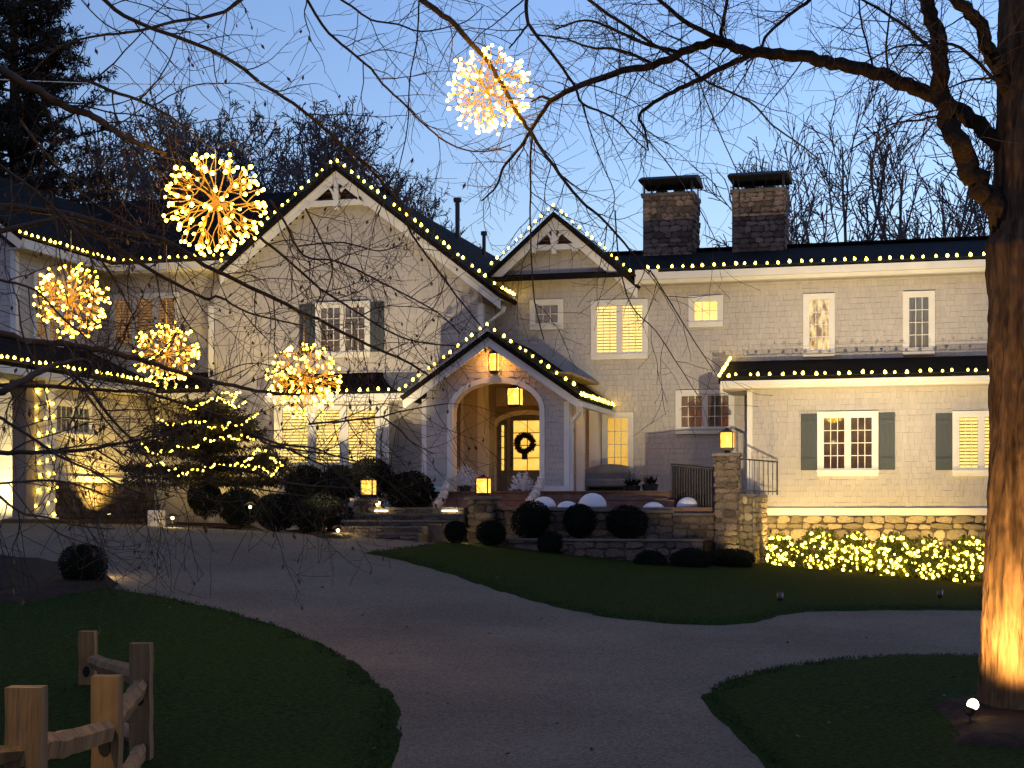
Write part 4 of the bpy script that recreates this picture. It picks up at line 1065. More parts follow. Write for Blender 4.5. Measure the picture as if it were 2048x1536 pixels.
# covered garden sofa by the porch flank
cs, cz_ = hp(1215, 990, -1.6)
ch = thing("garden_sofa", "curved grey wicker garden sofa against the wall under amber window", "sofa", hw(cs, -1.5, zPorch), -TH)
m = MB(); n = 16; pr = []
for i in range(n+1):
    a = math.pi*(i/n); pr.append((math.cos(a)*.62, .32*math.sin(a)))
for i in range(n):
    (x0_, y0_), (x1_, y1_) = pr[i], pr[i+1]; h0 = .50+.24*math.sin(math.pi*i/n); h1 = .50+.24*math.sin(math.pi*(i+1)/n)
    m.hexa([(x0_, y0_, .0), (x1_, y1_, .0), (x1_*.86, y1_*.8-.02, .0), (x0_*.86, y0_*.8-.02, .0), (x0_*1.08, y0_*1.1, h0), (x1_*1.08, y1_*1.1, h1), (x1_*.92, y1_*.9-.02, h1), (x0_*.92, y0_*.9-.02, h0)])
obj("backrest", m, 'cushion', ch); obj("seat", bevel_mesh(MB().quadbox(-.54, .54, -.34, .2, .16, .36), "seat", .04), 'cushion', ch)
for sx in (-.45, .45): obj("leg", MB().quadbox(sx-.03, sx+.03, -.3, -.24, 0, .16), 'metal', ch)
for (pxx, hgt, lab) in ((1265, .3, "squat dark planter on porch floor near amber window"), (1300, .36, "slim dark planter with a tuft near the mesh railing")):
    s_, z_ = hp(pxx, 990, -2.2); pt = thing("planter", lab, "planter", hw(s_, -2.2, zPorch), -TH)
    obj("pot", MB().tube([(0, 0, 0), (0, 0, hgt*.6), (0, 0, hgt*.62)], [.16, .2, .21], 14), 'metal', pt)
    m = MB(); rr = random.Random(pxx)
    for i in range(90):
        w = Vector((rr.gauss(0, .5), rr.gauss(0, .5), 1)).normalized(); m.leaf((rr.uniform(-.12, .12), rr.uniform(-.12, .12), hgt*.6), w, Vector((w.y, -w.x, 0)), rr.uniform(.1, .25), .03)
    obj("foliage", m, 'boxwood', pt)
# ------------------------------------------------------------------ shrubs and lights on them
def leafy_ball(rx, ry, rz, n, leaf, seed, shell=.55, lumps=6):
    rr = random.Random(seed); m = MB(); L = [(Vector((rr.gauss(0, 1), rr.gauss(0, 1), rr.gauss(0, 1))).normalized(), rr.uniform(-.1, .14)) for _ in range(lumps)]
    for i in range(n):
        d = Vector((rr.gauss(0, 1), rr.gauss(0, 1), rr.gauss(0, 1))).normalized()
        k = 1 + sum(a*max(0, d.dot(v))**4 for v, a in L); r = k*(shell + (1-shell)*rr.random()**.5)
        p = Vector((d.x*rx*r, d.y*ry*r, d.z*rz*r + rz)); w = (d + Vector((rr.gauss(0, .6), rr.gauss(0, .6), rr.gauss(.2, .6)))).normalized()
        m.leaf(p, w, Vector((rr.gauss(0, 1), rr.gauss(0, 1), rr.gauss(0, 1))).normalized(), leaf*rr.uniform(.7, 1.3), leaf*.55)
    return m
BOX = []
for k in range(3):
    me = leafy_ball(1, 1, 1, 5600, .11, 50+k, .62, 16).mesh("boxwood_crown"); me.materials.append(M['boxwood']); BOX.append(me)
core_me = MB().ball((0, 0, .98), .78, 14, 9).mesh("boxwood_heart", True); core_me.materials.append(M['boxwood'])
stem_me = MB().tube([(0, 0, -.3), (0, 0, .7)], [.09, .06], 7).mesh("boxwood_stem"); stem_me.materials.append(M['twig'])
def boxwood(p, rx, rz, label, k=0, rotz=0.0, ry=None, group="clipped dark boxwood shrubs", name="boxwood"):
    t = thing(name, label, "shrub", p, rotz, group)
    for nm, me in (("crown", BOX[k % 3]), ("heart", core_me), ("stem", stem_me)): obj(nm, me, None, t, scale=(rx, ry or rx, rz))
    return t
def bush_at(px0, px1, pyt, pyb, y, label, k=0, zbase=None, **kw):
    """shrub filling a pixel box at depth y"""
    a, b = wp(px0, pyb, y), wp(px1, pyb, y); top = wp(px0, pyt, y).z; base = a.z if zbase is None else zbase
    return boxwood(Vector(((a.x+b.x)/2, y, base)), (b.x-a.x)/2*.97, (top-base)/2*.98, label, k, R.uniform(0, 6), **kw)
bush_at(1028, 1100, 1004, 1072, 34.55, "round boxwood in the planter below the flattened white ball", 0)
bush_at(1126, 1196, 1006, 1074, 34.3, "round boxwood in the planter below the largest white ball", 1)
bush_at(1212, 1292, 1010, 1076, 34.1, "wide boxwood at the planter's end below the lone small white ball", 2)
bush_at(1074, 1126, 1064, 1112, 33.6, "small round boxwood standing in front of the planter wall", 0)
bush_at(888, 934, 1040, 1086, 34.0, "small round boxwood at the bottom of the front steps", 1)
bush_at(1266, 1332, 1100, 1152, 32.0, "low round boxwood on the lawn before the planter's end", 2)
bush_at(1338, 1420, 1098, 1150, 32.0, "spreading low boxwood below the tall pillar", 0)
bush_at(1412, 1508, 1096, 1140, 33.0, "broad low boxwood between the tall pillar and the lit shrubs", 1)
bush_at(123, 212, 1086, 1176, on_ground(168, 1174).y, "round clipped boxwood standing alone at the edge of the drive", 1, zbase=on_ground(168, 1174).z+.02)
bush_at(775, 870, 942, 1022, 37.0, "dark hedge shrub between step pillar and porch corner", 2)
bush_at(700, 790, 918, 1000, 38.2, "dark shrub below the bay window beside the step pillar", 0)
bush_at(640, 715, 928, 1010, 38.6, "tall dark shrub under the middle of bay window", 1)
bush_at(570, 655, 930, 1020, 38.6, "dark shrub under the bay next to the lit evergreen", 2)
bush_at(585, 700, 990, 1072, 36.2, "rounded dark shrub in the bed beside the drive light", 0)
bush_at(510, 600, 985, 1060, 36.8, "rounded dark shrub in front of the lit evergreen", 1)
bush_at(436, 520, 975, 1050, 37.4, "dark shrub below the lit evergreen's lowest strand", 2)
bush_at(375, 445, 965, 1030, 38.4, "dark shrub between lit evergreen and stone foundation", 0)
bush_at(950, 1010, 1040, 1090, 34.2, "loose dark shrub at the corner of terrace wall and steps", 2)
# bulbs
def c9(r):
    m = MB(); m.tube([(0, 0, -r*.9), (0, 0, -r*.5), (0, 0, 0), (0, 0, r*.7), (0, 0, r*1.5)], [r*.45, r*.9, r, r*.7, r*.1], 8); return m
BULB_ME = c9(.034).mesh("bulb", True); BULB_ME.materials.append(M['bulb'])
NET_ME = MB().ball((0, 0, 0), .019, 7, 5).mesh("mini_bulb", True); NET_ME.materials.append(M['netbulb'])
def string(label, pts, step, bulb=BULB_ME, wirer=.010, garland=False, group="warm white bulb strings along the roof edges", jit=.02, name="light_string", tilt=0.25, lift=.05):
    """string of bulbs along a world polyline; every bulb is a part"""
    pts = [Vector(p) for p in pts]; o_ = pts[0]; t = thing(name, label, "string lights", o_, 0, group)
    path = [p - o_ for p in pts]; obj("wire", MB().tube(path, wirer, 5), 'wire', t)
    seg = [(path[i+1]-path[i]).length for i in range(len(path)-1)]; tot = sum(seg); n = max(1, int(tot/step)); gl = MB(); rr = random.Random(int(tot*100))
    def atl(s):
        for i, l in enumerate(seg):
            if s <= l or i == len(seg)-1: return path[i].lerp(path[i+1], min(1, s/l))
            s -= l
    for i in range(n):
        p = atl(min(tot, (i+.5)*tot/n + rr.uniform(-jit, jit)*2.4)) + Vector((0, 0, rr.uniform(-.018, .014)))
        b = obj("bulb", bulb, None, t, p + Vector((0, 0, lift))); b.rotation_euler = (rr.gauss(0, tilt), rr.gauss(0, tilt), rr.uniform(0, 6)); k = rr.uniform(.75, 1.2); b.scale = (k, k, k)
    if garland:
        for i in range(int(tot*170)):
            p = atl(rr.random()*tot); w = Vector((rr.gauss(0, 1), rr.gauss(0, 1), rr.gauss(.3, 1))).normalized(); gl.leaf(p+w*.012, w, Vector((w.y, w.z, w.x)), rr.uniform(.05, .10), .016)
        obj("garland", gl, 'garland', t)
    return t
def hW(s, d, z): return hw(s, d, z)
up_ = .10
string("row of warm bulbs along the main eave under the chimneys", [hW(gR[0]+.2, -.52, ez+up_-.06), hW(sE-.1, -.52, ez+up_-.06)], .262)
string("row of warm bulbs along the low eave over shuttered windows", [hW(se0+.02, -.08, lowtop+.06), hW(se0+.02, dB-ov-.02, zr0+.06), hW(sE-.1, dB-ov-.06, zr0+.05)], .258)
def rake(cx, top, wl, wr_, slope, d): return [hW(cx-wl, d, top-slope*wl+.16), hW(cx, d, top+.17), hW(cx+wr_, d, top-slope*wr_+.16)]
string("garland and bulbs over the small upper gable", rake(gx, gtop, gw*.80, gw*.97, gslope, -.44), .215, garland=True)
string("garland and bulbs over the widest gable", rake(bx, btop, bwl, bwr-.05, bslope, dG-.44), .235, garland=True)
string("short bulb row on the eave end between the two upper gables", [hW(bx+bwr+.03, dG-.3, b_r[1]+.14), hW(bx+bwr+.03, -.1, b_r[1]+.14)], .22)
string("garland and bulbs outlining the entrance porch gable", rake(px_, pap[1], px_-hs(806, dP-.3), prr[0]-px_, pslope, dP-.40), .225, garland=True)
string("dense bulb row along the porch roof's side eave", [hW(prr[0]+.06, dP-.2, prr[1]+.0), hW(prr[0]+.06, -.1, prr[1]+.0)], .13, garland=True)
string("row of warm bulbs on the bay window's flared roof edge", [hW(eA+.05, dY-.40, zey+.13), hW(eB-.05, dY-.40, zey+.13)], .25)
string("row of warm bulbs on the recessed upper eave beside the wide gable", [hW(sLW+.45, dL-.5, zl1+.08), hW(bx-bwl, dL-.5, zl1+.08)], .26)
string("row of warm bulbs along the upper eave of the forward wing", [hW(sWe+.04, dWf-.3, zw1+.08), hW(sWe+.04, dL-.5, zw1+.08)], .25)
string("row of warm bulbs along the low eave of the forward wing", [hW(sLe+.04, dLf, zq1+.08), hW(sLe+.04, dLe, zq1+.08)], .25)
string("row of warm bulbs on the low eave behind the lit evergreen", [hW(sLe+.1, dLe-.06, zj1+.08), hW(sBL, dLe-.06, zj1+.08)], .26)
# lights wound round the white porch column
cc, dd_, hw2, ztc = COLUMN
pts = []
for i in range(90):
    f = i/89; a = f*9*math.pi*2; r_ = (hw2+.03)/max(abs(math.cos(a)), abs(math.sin(a))); pts.append(hW(cc+r_*math.cos(a), dd_+hw2+r_*math.sin(a), -.1+f*(ztc-.1)))
string("string of bulbs wound round the white porch column", pts, .27, group="lights wound on columns and plants", jit=.04, lift=0)
pcx_ = hs(12, dWin-.2)
uplight(hW(hs(-5, dWin-.8), dWin-.8, -.35), hW(hs(10, dWin+.3), dWin+.3, 1.4), 380, "uplight on the ground inside the wing's porch", 120, (1, .78, .30))
# lit shrubs beside the block
SHR = []
for k in range(3):
    me = leafy_ball(1, 1, 1, 2600, .15, 80+k, .35, 9).mesh("shrub_crown"); me.materials.append(M['shrub']); SHR.append(me)
def lit_shrub(px0, px1, pyt, pyb, y, label, k, nb):
    a, b = wp(px0, pyb, y), wp(px1, pyb, y); rx = (b.x-a.x)/2; top = wp(px0, pyt, y).z; c_ = Vector(((a.x+b.x)/2, y, a.z)); rz_ = (top-a.z)/2
    t = thing("shrub", label, "shrub", c_, R.uniform(0, 6), "shrubs wrapped in net lights")
    obj("crown", SHR[k % 3], None, t, scale=(rx, rx*.8, rz_))
    m = MB(); rr = random.Random(k*7+1)
    for i in range(9):
        w = Vector((rr.gauss(0, .5), rr.gauss(0, .5), 1)).normalized(); m.tube([(0, 0, -.1), w*.4*rz_*2, w*.8*rz_*2], [.02, .014, .006], 5)
    obj("stems", m, 'twig', t)
    n = thing("net_lights", "net of warm mini lights over the " + label, "string lights", c_, 0, "lights wound on columns and plants")
    wm = MB(); prev = None
    for i in range(nb):
        az = rr.uniform(-2.6, -.5); el = math.asin(rr.uniform(-.75, .97)); r_ = rr.uniform(.82, 1.08)
        p = Vector((math.cos(az)*math.cos(el)*rx*r_, math.sin(az)*math.cos(el)*rx*.8*r_, rz_+math.sin(el)*rz_*r_))
        bb = obj("mini_bulb", NET_ME, None, n, p); s_ = rr.choice([.8, 1, 1, 1.3, 1.9]); bb.scale = (s_,)*3
        if prev is not None and (p-prev).length < .8: wm.tube([prev, p], .004, 3)
        prev = p
    obj("wire", wm, 'wire', n)
LS = [(1520, 1600, 1068, 1140, 36.0, "lit shrub touching the return wall", 0, 60), (1590, 1680, 1064, 1150, 35.6, "lit shrub with a tall dark spray", 1, 72),
      (1668, 1752, 1062, 1154, 35.3, "lit shrub below the shuttered double window", 2, 72), (1740, 1830, 1066, 1160, 35.0, "lit shrub between the two shuttered windows", 0, 72),
      (1815, 1900, 1080, 1168, 34.6, "lit shrub below the shutter of the blinds window", 1, 72), (1885, 1990, 1072, 1176, 34.2, "lit shrub beside the tree trunk", 2, 84)]
for a in LS: lit_shrub(*a)
# lit evergreen with spreading tiers
ey = 39.0; eb = wp(415, 1000, ey)
EV = thing("evergreen", "spreading evergreen hung with warm lights in the court bed", "tree", eb, 0)
m = MB(); rr = random.Random(11); eh = wp(415, 798, ey).z - eb.z
obj("trunk", MB().tube([(0, 0, -.2), (.05, 0, eh*.5), (0, .05, eh)], [.11, .08, .02], 8), 'bark', EV)
tips = []
for k in range(110):
    f = rr.random(); z0_ = eh*(.16+.82*f); az = rr.uniform(0, 6.28); L = (2.15*(1-f)**.6+.3)*rr.uniform(.8, 1.08)
    P = []
    for i in range(6):
        q = i/5; P.append(Vector((math.cos(az)*L*q, math.sin(az)*L*q*.8, z0_ - .10*L*q + .12*L*q*q)))
    m.tube(P, [.022*(1-i/6.5) for i in range(6)], 4); tips.append(P)
obj("limbs", m, 'twig', EV)
m = MB()
for P in tips:
    n = int(300*(P[-1]-P[0]).length)
    for i in range(n):
        f = rr.random()**.7*4.99; k = int(f); q = P[k].lerp(P[k+1], f-k); w = Vector((rr.gauss(0, 1), rr.gauss(0, 1), rr.gauss(-.25, .6))).normalized()
        q = q + w*rr.uniform(0, .12); m.leaf(q, w, Vector((rr.gauss(0, 1), rr.gauss(0, 1), rr.gauss(0, 1))), rr.uniform(.06, .14), .03)
obj("crown", m, 'fir', EV)
def swag(label, pix, y, step=.10):
    pts = []
    for i in range(len(pix)-1):
        for j in range(4):
            f = j/4; pts.append(wp(pix[i][0]*(1-f)+pix[i+1][0]*f, pix[i][1]*(1-f)+pix[i+1][1]*f, y+R.uniform(-.25, .25)) + Vector((R.uniform(-.06, .06), 0, R.uniform(-.09, .09))))
    pts.append(wp(*pix[-1], y)); string(label, pts, step, NET_ME, .006, group="lights wound on columns and plants", jit=.05, lift=0, name="tree_lights")
swag("lowest strand of lights on the spreading evergreen", [(286, 930), (320, 925), (355, 948), (400, 938), (430, 928), (470, 930), (505, 935), (540, 945), (568, 930)], 37.4, .115)
swag("small peaked strand of lights at the evergreen's lower edge", [(490, 918), (510, 908), (525, 898), (545, 915), (560, 925)], 37.6, .10)
swag("strand of lights slung across the evergreen's middle", [(276, 885), (300, 905), (340, 900), (375, 895), (410, 882), (440, 878), (475, 876), (510, 880)], 37.6, .16)
swag("strand of lights on the evergreen's upper tiers", [(318, 840), (350, 852), (380, 840), (410, 846), (440, 855), (470, 848), (500, 842), (520, 825)], 38.0, .15)
swag("cluster of lights around the evergreen's tip", [(372, 815), (400, 812), (425, 800), (455, 806), (480, 790), (460, 782), (435, 795), (470, 812), (500, 800)], 38.4, .10)
# ------------------------------------------------------------------ low lamps
def drive_light(px, py, y, label, watts=30):
    p = wp(px, py, y); t = thing("path_light", label, "light", p, 0, "small drive-side lamps")
    obj("stake", MB().tube([(0, 0, -.3), (0, 0, .22)], .014, 6), 'bronze', t)
    m = MB(); m.tube([(0, 0, .22), (0, 0, .26), (0, 0, .30)], [.15, .10, .02], 12); obj("hood", m, 'bronze', t)
    obj("bulb", MB().ball((0, 0, .18), .035, 8, 6), 'lamplens', t); point("lamp", t, (0, 0, .12), watts, (1, .72, .28), .04)
drive_light(676, 1078, 34.0, "small lit path lamp on the drive beside the shrub bed", 40)
drive_light(757, 1022, 35.6, "small lit lamp against the short pillar on the top step", 22)
drive_light(500, 1030, 36.3, "small lit path lamp deep in the court bed", 6)
drive_light(925, 1082, 34.3, "small lit path lamp behind the boxwood at the steps", 20)
bp = wp(313, 1046, 37.4)
bx_ = thing("lit_stone_block", "pale square stone block lit by an orange glow at the bed's edge", "block", bp, -.2)
obj("block", bevel_mesh(MB().quadbox(-.16, .16, -.16, .16, -.1, .30), "block", .02), 'whiteflock', bx_)
drive_light(345, 1052, 36.6, "small lit path lamp beside the pale stone block", 35)
lp = on_ground(168, 1168); drive_t = thing("path_light", "hidden lit lamp behind the lone boxwood at the drive", "light", lp + Vector((0, .75, 0)), 0, "small drive-side lamps")
obj("bulb", MB().ball((0, 0, .10), .035, 8, 6), 'lamplens', drive_t); obj("stake", MB().tube([(0, 0, -.2), (0, 0, .09)], .014, 6), 'bronze', drive_t); point("lamp", drive_t, (0, 0, .18), 30, (1, .72, .28), .05)
# step lights under the top tread
for sx, lab in ((s0_+.28, "recessed strip light under the top step by the hedge pillar"), (s1_-.28, "recessed strip light under the top step by the terrace pillar")):
    so = hw(hs(840, dT)+sx, dT-.50, zT-.075); sl = thing("step_light", lab, "light", so, -TH, "step lights")
    obj("lamp_strip", MB().quadbox(-.17, .17, -.012, .012, -.012, .012), 'lamplens', sl); point("lamp", sl, (0, -.06, -.02), 5, (1, .78, .36), .05)
# floodlights washing the house
FW = (1, .78, .46); FY = (1, .68, .20)
for pxu, lab in ((1575, "low uplight at the wall foot behind the shrub touching the return wall"), (1725, "low uplight at the wall foot behind the shrub below the double window"), (1880, "low uplight at the wall foot behind the shrub below the blinds window")):
    uplight(hW(hs(pxu, -2.9), -2.95, -1.3), hW(hs(pxu, dB), dB, .9), WASH*.20, lab, 140, FY)
g_ = on_ground(1560, 1212); uplight(g_, hW(hs(1540, 0), 0, 5.4), WASH*6.6, "floodlight low in the grass aimed at the long upper wall", 46, FW)
g_ = on_ground(1880, 1205); uplight(g_, hW(hs(1860, 0), 0, 5.4), WASH*4.0, "floodlight low in the grass aimed at the tall upper window", 44, FW)
uplight(hW(hs(1478, -6.6), -6.5, -1.25), hW(hs(1492, -4.4), -4.6, -.1), 60, "small uplight at the foot of the return wall", 70, (1, .74, .25))
uplight(wp(648, 1085, 33.7), hW(bx-.2, dG, 5.6), WASH*2.9, "floodlight in the bed's front edge aimed up the wide gable", 56, FW)
uplight(hW(hs(470, -4.0), -4.2, -.40), hW(hs(400, dL), dL, 4.6), WASH*.8, "floodlight behind the bed shrubs aimed at the recessed wall", 100, FY)
uplight(hW(hs(230, -4), sp(150, 1000, sLo)[0]+.5, -.2), hW(sLo, sp(190, 900, sLo)[0], 1.8), WASH*.7, "uplight in the court bed beside the stone foundation", 125, (1, .66, .14))
# ------------------------------------------------------------------ trees
def rnd_dir(rr, up=0.0): return Vector((rr.gauss(0, 1), rr.gauss(0, 1), rr.gauss(up, 1))).normalized()
def walk(rr, p, d, L, n, wander, trop):
    pts = [Vector(p)]; d = d.copy()
    for i in range(n):
        d = (d + rnd_dir(rr)*wander + Vector((0, 0, trop))).normalized(); pts.append(pts[-1] + d*(L/n))
    return pts
def grow(mb, rr, p, d, L, r, lev, maxlev, spec, tips=None):
    n = spec['n'][lev]; pts = walk(rr, p, d, L, n, spec['wander'][lev], spec['trop'][lev])
    r1 = max(spec['rmin'], r*spec['taper'][lev]); rads = [r + (r1-r)*i/n for i in range(n+1)]
    mb.tube(pts, rads, spec['sides'][lev], cap=False)
    if lev >= maxlev:
        if tips is not None: tips.append((pts[-1], (pts[-1]-pts[-2]).normalized()))
        return
    k = spec['kids'][lev]
    for i in range(k):
        f = spec['from'][lev] + (1-spec['from'][lev])*(i+rr.random()*.8)/k; q = min(f, .999)*n; j = int(q); b = pts[j].lerp(pts[j+1], q-j); t = (pts[j+1]-pts[j]).normalized()
        ax = rnd_dir(rr); ax = (ax - t*ax.dot(t)).normalized(); a = math.radians(rr.uniform(*spec['ang'][lev]))
        nd = (t*math.cos(a) + ax*math.sin(a)).normalized(); rb = rads[j]
        grow(mb, rr, b, nd, L*rr.uniform(*spec['len'][lev])*(1-.35*f), max(spec['rmin'], rb*rr.uniform(.42, .66)), lev+1, maxlev, spec, tips)
FAR = dict(n=[7, 6, 5, 4, 3, 3], wander=[.06, .12, .16, .2, .25, .3], trop=[.06, .10, .09, .06, .03, .0], taper=[.35, .35, .35, .4, .5, .6], rmin=.016, sides=[8, 6, 5, 4, 3, 3],
           kids=[9, 6, 5, 4, 3, 0], ang=[(18, 42), (22, 48), (25, 55), (25, 60), (30, 70), (0, 0)], len=[(.5, .75), (.5, .72), (.5, .7), (.45, .7), (.45, .7), (0, 0)])
FAR['from'] = [.26, .22, .2, .15, .15, 0]
FAR2 = dict(FAR); FAR2['kids'] = [6, 5, 5, 4, 0, 0]; FAR2['ang'] = [(15, 35), (22, 46), (25, 50), (25, 58), (30, 60), (0, 0)]; FAR2['trop'] = [.06, .12, .10, .06, .03, 0]
FARV = []
for k in range(6):
    rr = random.Random(200+k*3); airy = k >= 4; lim = MB(); tw = MB(); tr = MB()
    pts = walk(rr, (0, 0, -.6), Vector((0, 0, 1)), 10.0, 8, .05, .05); tr.tube(pts, [.26-.024*i for i in range(9)], 9)
    big = tr
    for i in range(7 if airy else 11):
        f = .20 + .75*(i+rr.random()*.6)/(7 if airy else 11); q = f*8; j = int(min(q, 7.99)); b = pts[j].lerp(pts[j+1], q-j); ax = rnd_dir(rr); ax.z = 0; ax.normalize(); a = math.radians(rr.uniform(16, 46))
        d_ = (Vector((0, 0, 1))*math.cos(a) + ax*math.sin(a)).normalized()
        grow(lim if False else tw, rr, b, d_, rr.uniform(4.2, 6.2)*(1.05-.35*f)*(1.25 if airy else 1), .11*(1.15-f*.6), 1, 4 if airy else 5, FAR2 if airy else FAR)
    a_, b_ = tr.mesh("trunk", True), tw.mesh("crown")
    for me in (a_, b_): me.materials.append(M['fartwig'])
    FARV.append((a_, b_))
def far_tree(px, pyt, y, k, label, sc=1.0, group=None):
    base = Vector(((px-CX)/F*y, y, ground_z((px-CX)/F*y, 36))); H = wp(px, pyt, y).z - base.z; zmax = max(v.co.z for v in FARV[k][1].vertices)
    t = thing("bare_tree", label, "tree", base, R.uniform(0, 6.28), group or "bare winter trees behind the roofs"); s = H/zmax
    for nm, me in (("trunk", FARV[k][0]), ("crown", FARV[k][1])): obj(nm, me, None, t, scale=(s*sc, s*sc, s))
    return t
GL = "bare tree in the thicket beyond the wide gable roof"; GR = "bare tree rising beyond the ridge past the second chimney"
for i, (px, pyt, y, k, sc) in enumerate([(235, 262, 60, 0, .95), (330, 214, 66, 1, .9), (400, 240, 62, 2, .85), (470, 205, 70, 3, .9), (535, 168, 62, 0, .85), (600, 185, 66, 1, .9), (660, 205, 60, 2, .8), (720, 225, 64, 3, .85), (790, 268, 60, 0, .8), (845, 320, 58, 2, .75), (150, 250, 64, 3, .9), (60, 300, 58, 1, .9)]):
    far_tree(px, pyt, y, k, GL, sc)
GG = "bare trees beyond the chimney roof"
for i, (px, pyt, y, k, sc) in enumerate([(1545, 230, 74, 4, .8), (1655, 110, 64, 5, 1.0), (1800, 140, 66, 4, .95), (1905, 190, 72, 5, .9), (2010, 200, 64, 5, .85), (2140, 190, 66, 4, .85), (2290, 240, 70, 5, .9), (2430, 200, 74, 4, .9)]):
    far_tree(px, pyt, y, k, GR, sc, GG)
# pine behind the wing
def conifer(px, pyt, y, rad, label, seed):
    base = Vector(((px-CX)/F*y, y, ground_z(-10, 36))); H = wp(px, pyt, y).z - base.z; t = thing("pine_tree", label, "tree", base); rr = random.Random(seed)
    obj("trunk", MB().tube([(0, 0, -.5), (.1, 0, H*.5), (0, 0, H)], [.34, .22, .03], 9), 'bark', t)
    lim = MB(); nd = MB(); z = H*.22
    while z < H*.98:
        f = z/H
        for i in range(5):
            az = rr.uniform(0, 6.28); L = rad*((1-f)**.62)*rr.uniform(.55, 1.15)+.35; P = walk(rr, (0, 0, z), Vector((math.cos(az), math.sin(az), rr.uniform(-.2, .25))), L, 6, .12, .03)
            lim.tube(P, [.05*(1-k/7.5)*(L/3+.3) for k in range(7)], 4, cap=False)
            for k in range(2, 7):
                for j in range(int(6+5*L/2)):
                    q = P[k].lerp(P[k-1], rr.random()) + rnd_dir(rr)*rr.uniform(0, .32)
                    for s_ in range(7):
                        w = (rnd_dir(rr, .3)); nd.leaf(q, w, rnd_dir(rr), rr.uniform(.14, .3), .05)
        z += rr.uniform(.28, .46)
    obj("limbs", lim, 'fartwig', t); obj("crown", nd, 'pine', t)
conifer(25, -260, 54, 5.2, "tall dark pine behind the forward wing", 4)
conifer(-120, -60, 50, 4.0, "second dark pine beside the tall one", 9)
# ---- traced limbs of the two near trees
def limb_points(pix, y0, y1, wob=.0):
    n = len(pix); acc = [0]
    for i in range(1, n): acc.append(acc[-1] + math.hypot(pix[i][0]-pix[i-1][0], pix[i][1]-pix[i-1][1]))
    P = [wp(p[0], p[1], y0 + (y1-y0)*acc[i]/acc[-1]) for i, p in enumerate(pix)]
    out = []
    for i in range(len(P)-1):
        a = P[max(0, i-1)]; b = P[i]; c = P[i+1]; d = P[min(len(P)-1, i+2)]
        for k in range(4):
            t = k/4; out.append(.5*((2*b) + (c-a)*t + (2*a-5*b+4*c-d)*t*t + (3*b-a-3*c+d)*t**3))
    out.append(P[-1]); return out
def twigs_on(mb, rr, P, rads, gap, lmin, lmax, down, depth=2, leafmb=None, start=0.0, fwd=.6):
    """side shoots along a limb, each with finer shoots"""
    tot = sum((P[i+1]-P[i]).length for i in range(len(P)-1)); s = start*tot + rr.random()*gap
    while s < tot:
        q = s; i = 0
        while i < len(P)-2 and q > (P[i+1]-P[i]).length: q -= (P[i+1]-P[i]).length; i += 1
        t = (P[i+1]-P[i]).normalized(); b = P[i] + t*q; ax = rnd_dir(rr); ax = (ax - t*ax.dot(t)).normalized(); f = s/tot
        d = (t*rr.uniform(fwd*.6, fwd*1.5) + ax + Vector((0, 0, -down*rr.random()))).normalized(); L = rr.uniform(lmin, lmax)*(1-.35*f)
        r0 = min(rads[min(i, len(rads)-1)]*.6, .0032+L*.0045); n = max(4, int(L/.075)); Q = walk(rr, b, d, L, n, .19, -down*.07+.015)
        R_ = [r0 + (.0021-r0)*k/n for k in range(n+1)]; mb.tube(Q, R_, 4 if r0 > .005 else 3, cap=False)
        if leafmb is not None and rr.random() < .22:
            w = Vector((rr.gauss(0, .4), rr.gauss(0, .4), -1)).normalized(); leafmb.leaf(Q[-1], w, rnd_dir(rr), rr.uniform(.035, .07), .028)
        if depth > 1: twigs_on(mb, rr, Q, R_, gap*.75, lmin*.45, lmax*.42, down, depth-1, leafmb, .15, fwd)
        s += gap*rr.uniform(.5, 1.5)
def limb(tree, pix, y0, y1, w0, w1, gap=.3, lmin=.25, lmax=1.1, down=.25, depth=2, seed=0, pre=None, leaves=False, mat='twig', start=0.0, sides=7, fwd=.6):
    """one traced limb: a branch part with its twigs as a sub-part; w0,w1 = thickness in photograph pixels"""
    P = limb_points(pix, y0, y1); rr = random.Random(seed*17+3); n = len(P)
    rads = [(w0 + (w1-w0)*i/(n-1))*.5*P[i].y/F for i in range(n)]
    for i in range(1, n-1): P[i] = P[i] + rnd_dir(rr)*rads[i]*.35
    base = P; br = rads
    if pre is not None:
        e = Vector(pre); mid = e.lerp(P[0], .55) + Vector((0, 0, .15)); base = [e, mid] + P; br = [rads[0]*1.5, rads[0]*1.25] + rads
    mb = MB(); mb.tube(base, br, sides); o = obj("limb", mb, mat, tree, smooth=True)
    tw = MB(); lv = MB() if leaves else None
    twigs_on(tw, rr, P, rads, gap, lmin, lmax, down, depth, lv, start, fwd)
    if tw.f: x = obj("twigs", tw, 'twig', o); x['kind'] = "stuff"
    if lv and lv.f: x = obj("dry_leaves", lv, 'dryleaf', o); x['kind'] = "stuff"
    return P
OV = thing("overhanging_tree", "bare tree whose long lit boughs carry the glowing light balls", "tree", (0, 0, 0))
TX, TY = -6.4, 13.0
tzb = ground_z(TX, TY)
tr_ = [(TX, TY, tzb-.2), (TX, TY, tzb+.25), (TX+.05, TY, tzb+1.2), (TX-.05, TY+.1, tzb+3), (TX+.1, TY, tzb+5.5), (TX+.3, TY+.2, tzb+8), (TX+.9, TY+.3, tzb+10)]
obj("trunk", MB().tube(tr_, [.5, .38, .32, .29, .24, .17, .10], 16), 'bark', OV, smooth=True)
def tk(h): return (TX+.05, TY, tzb+h)
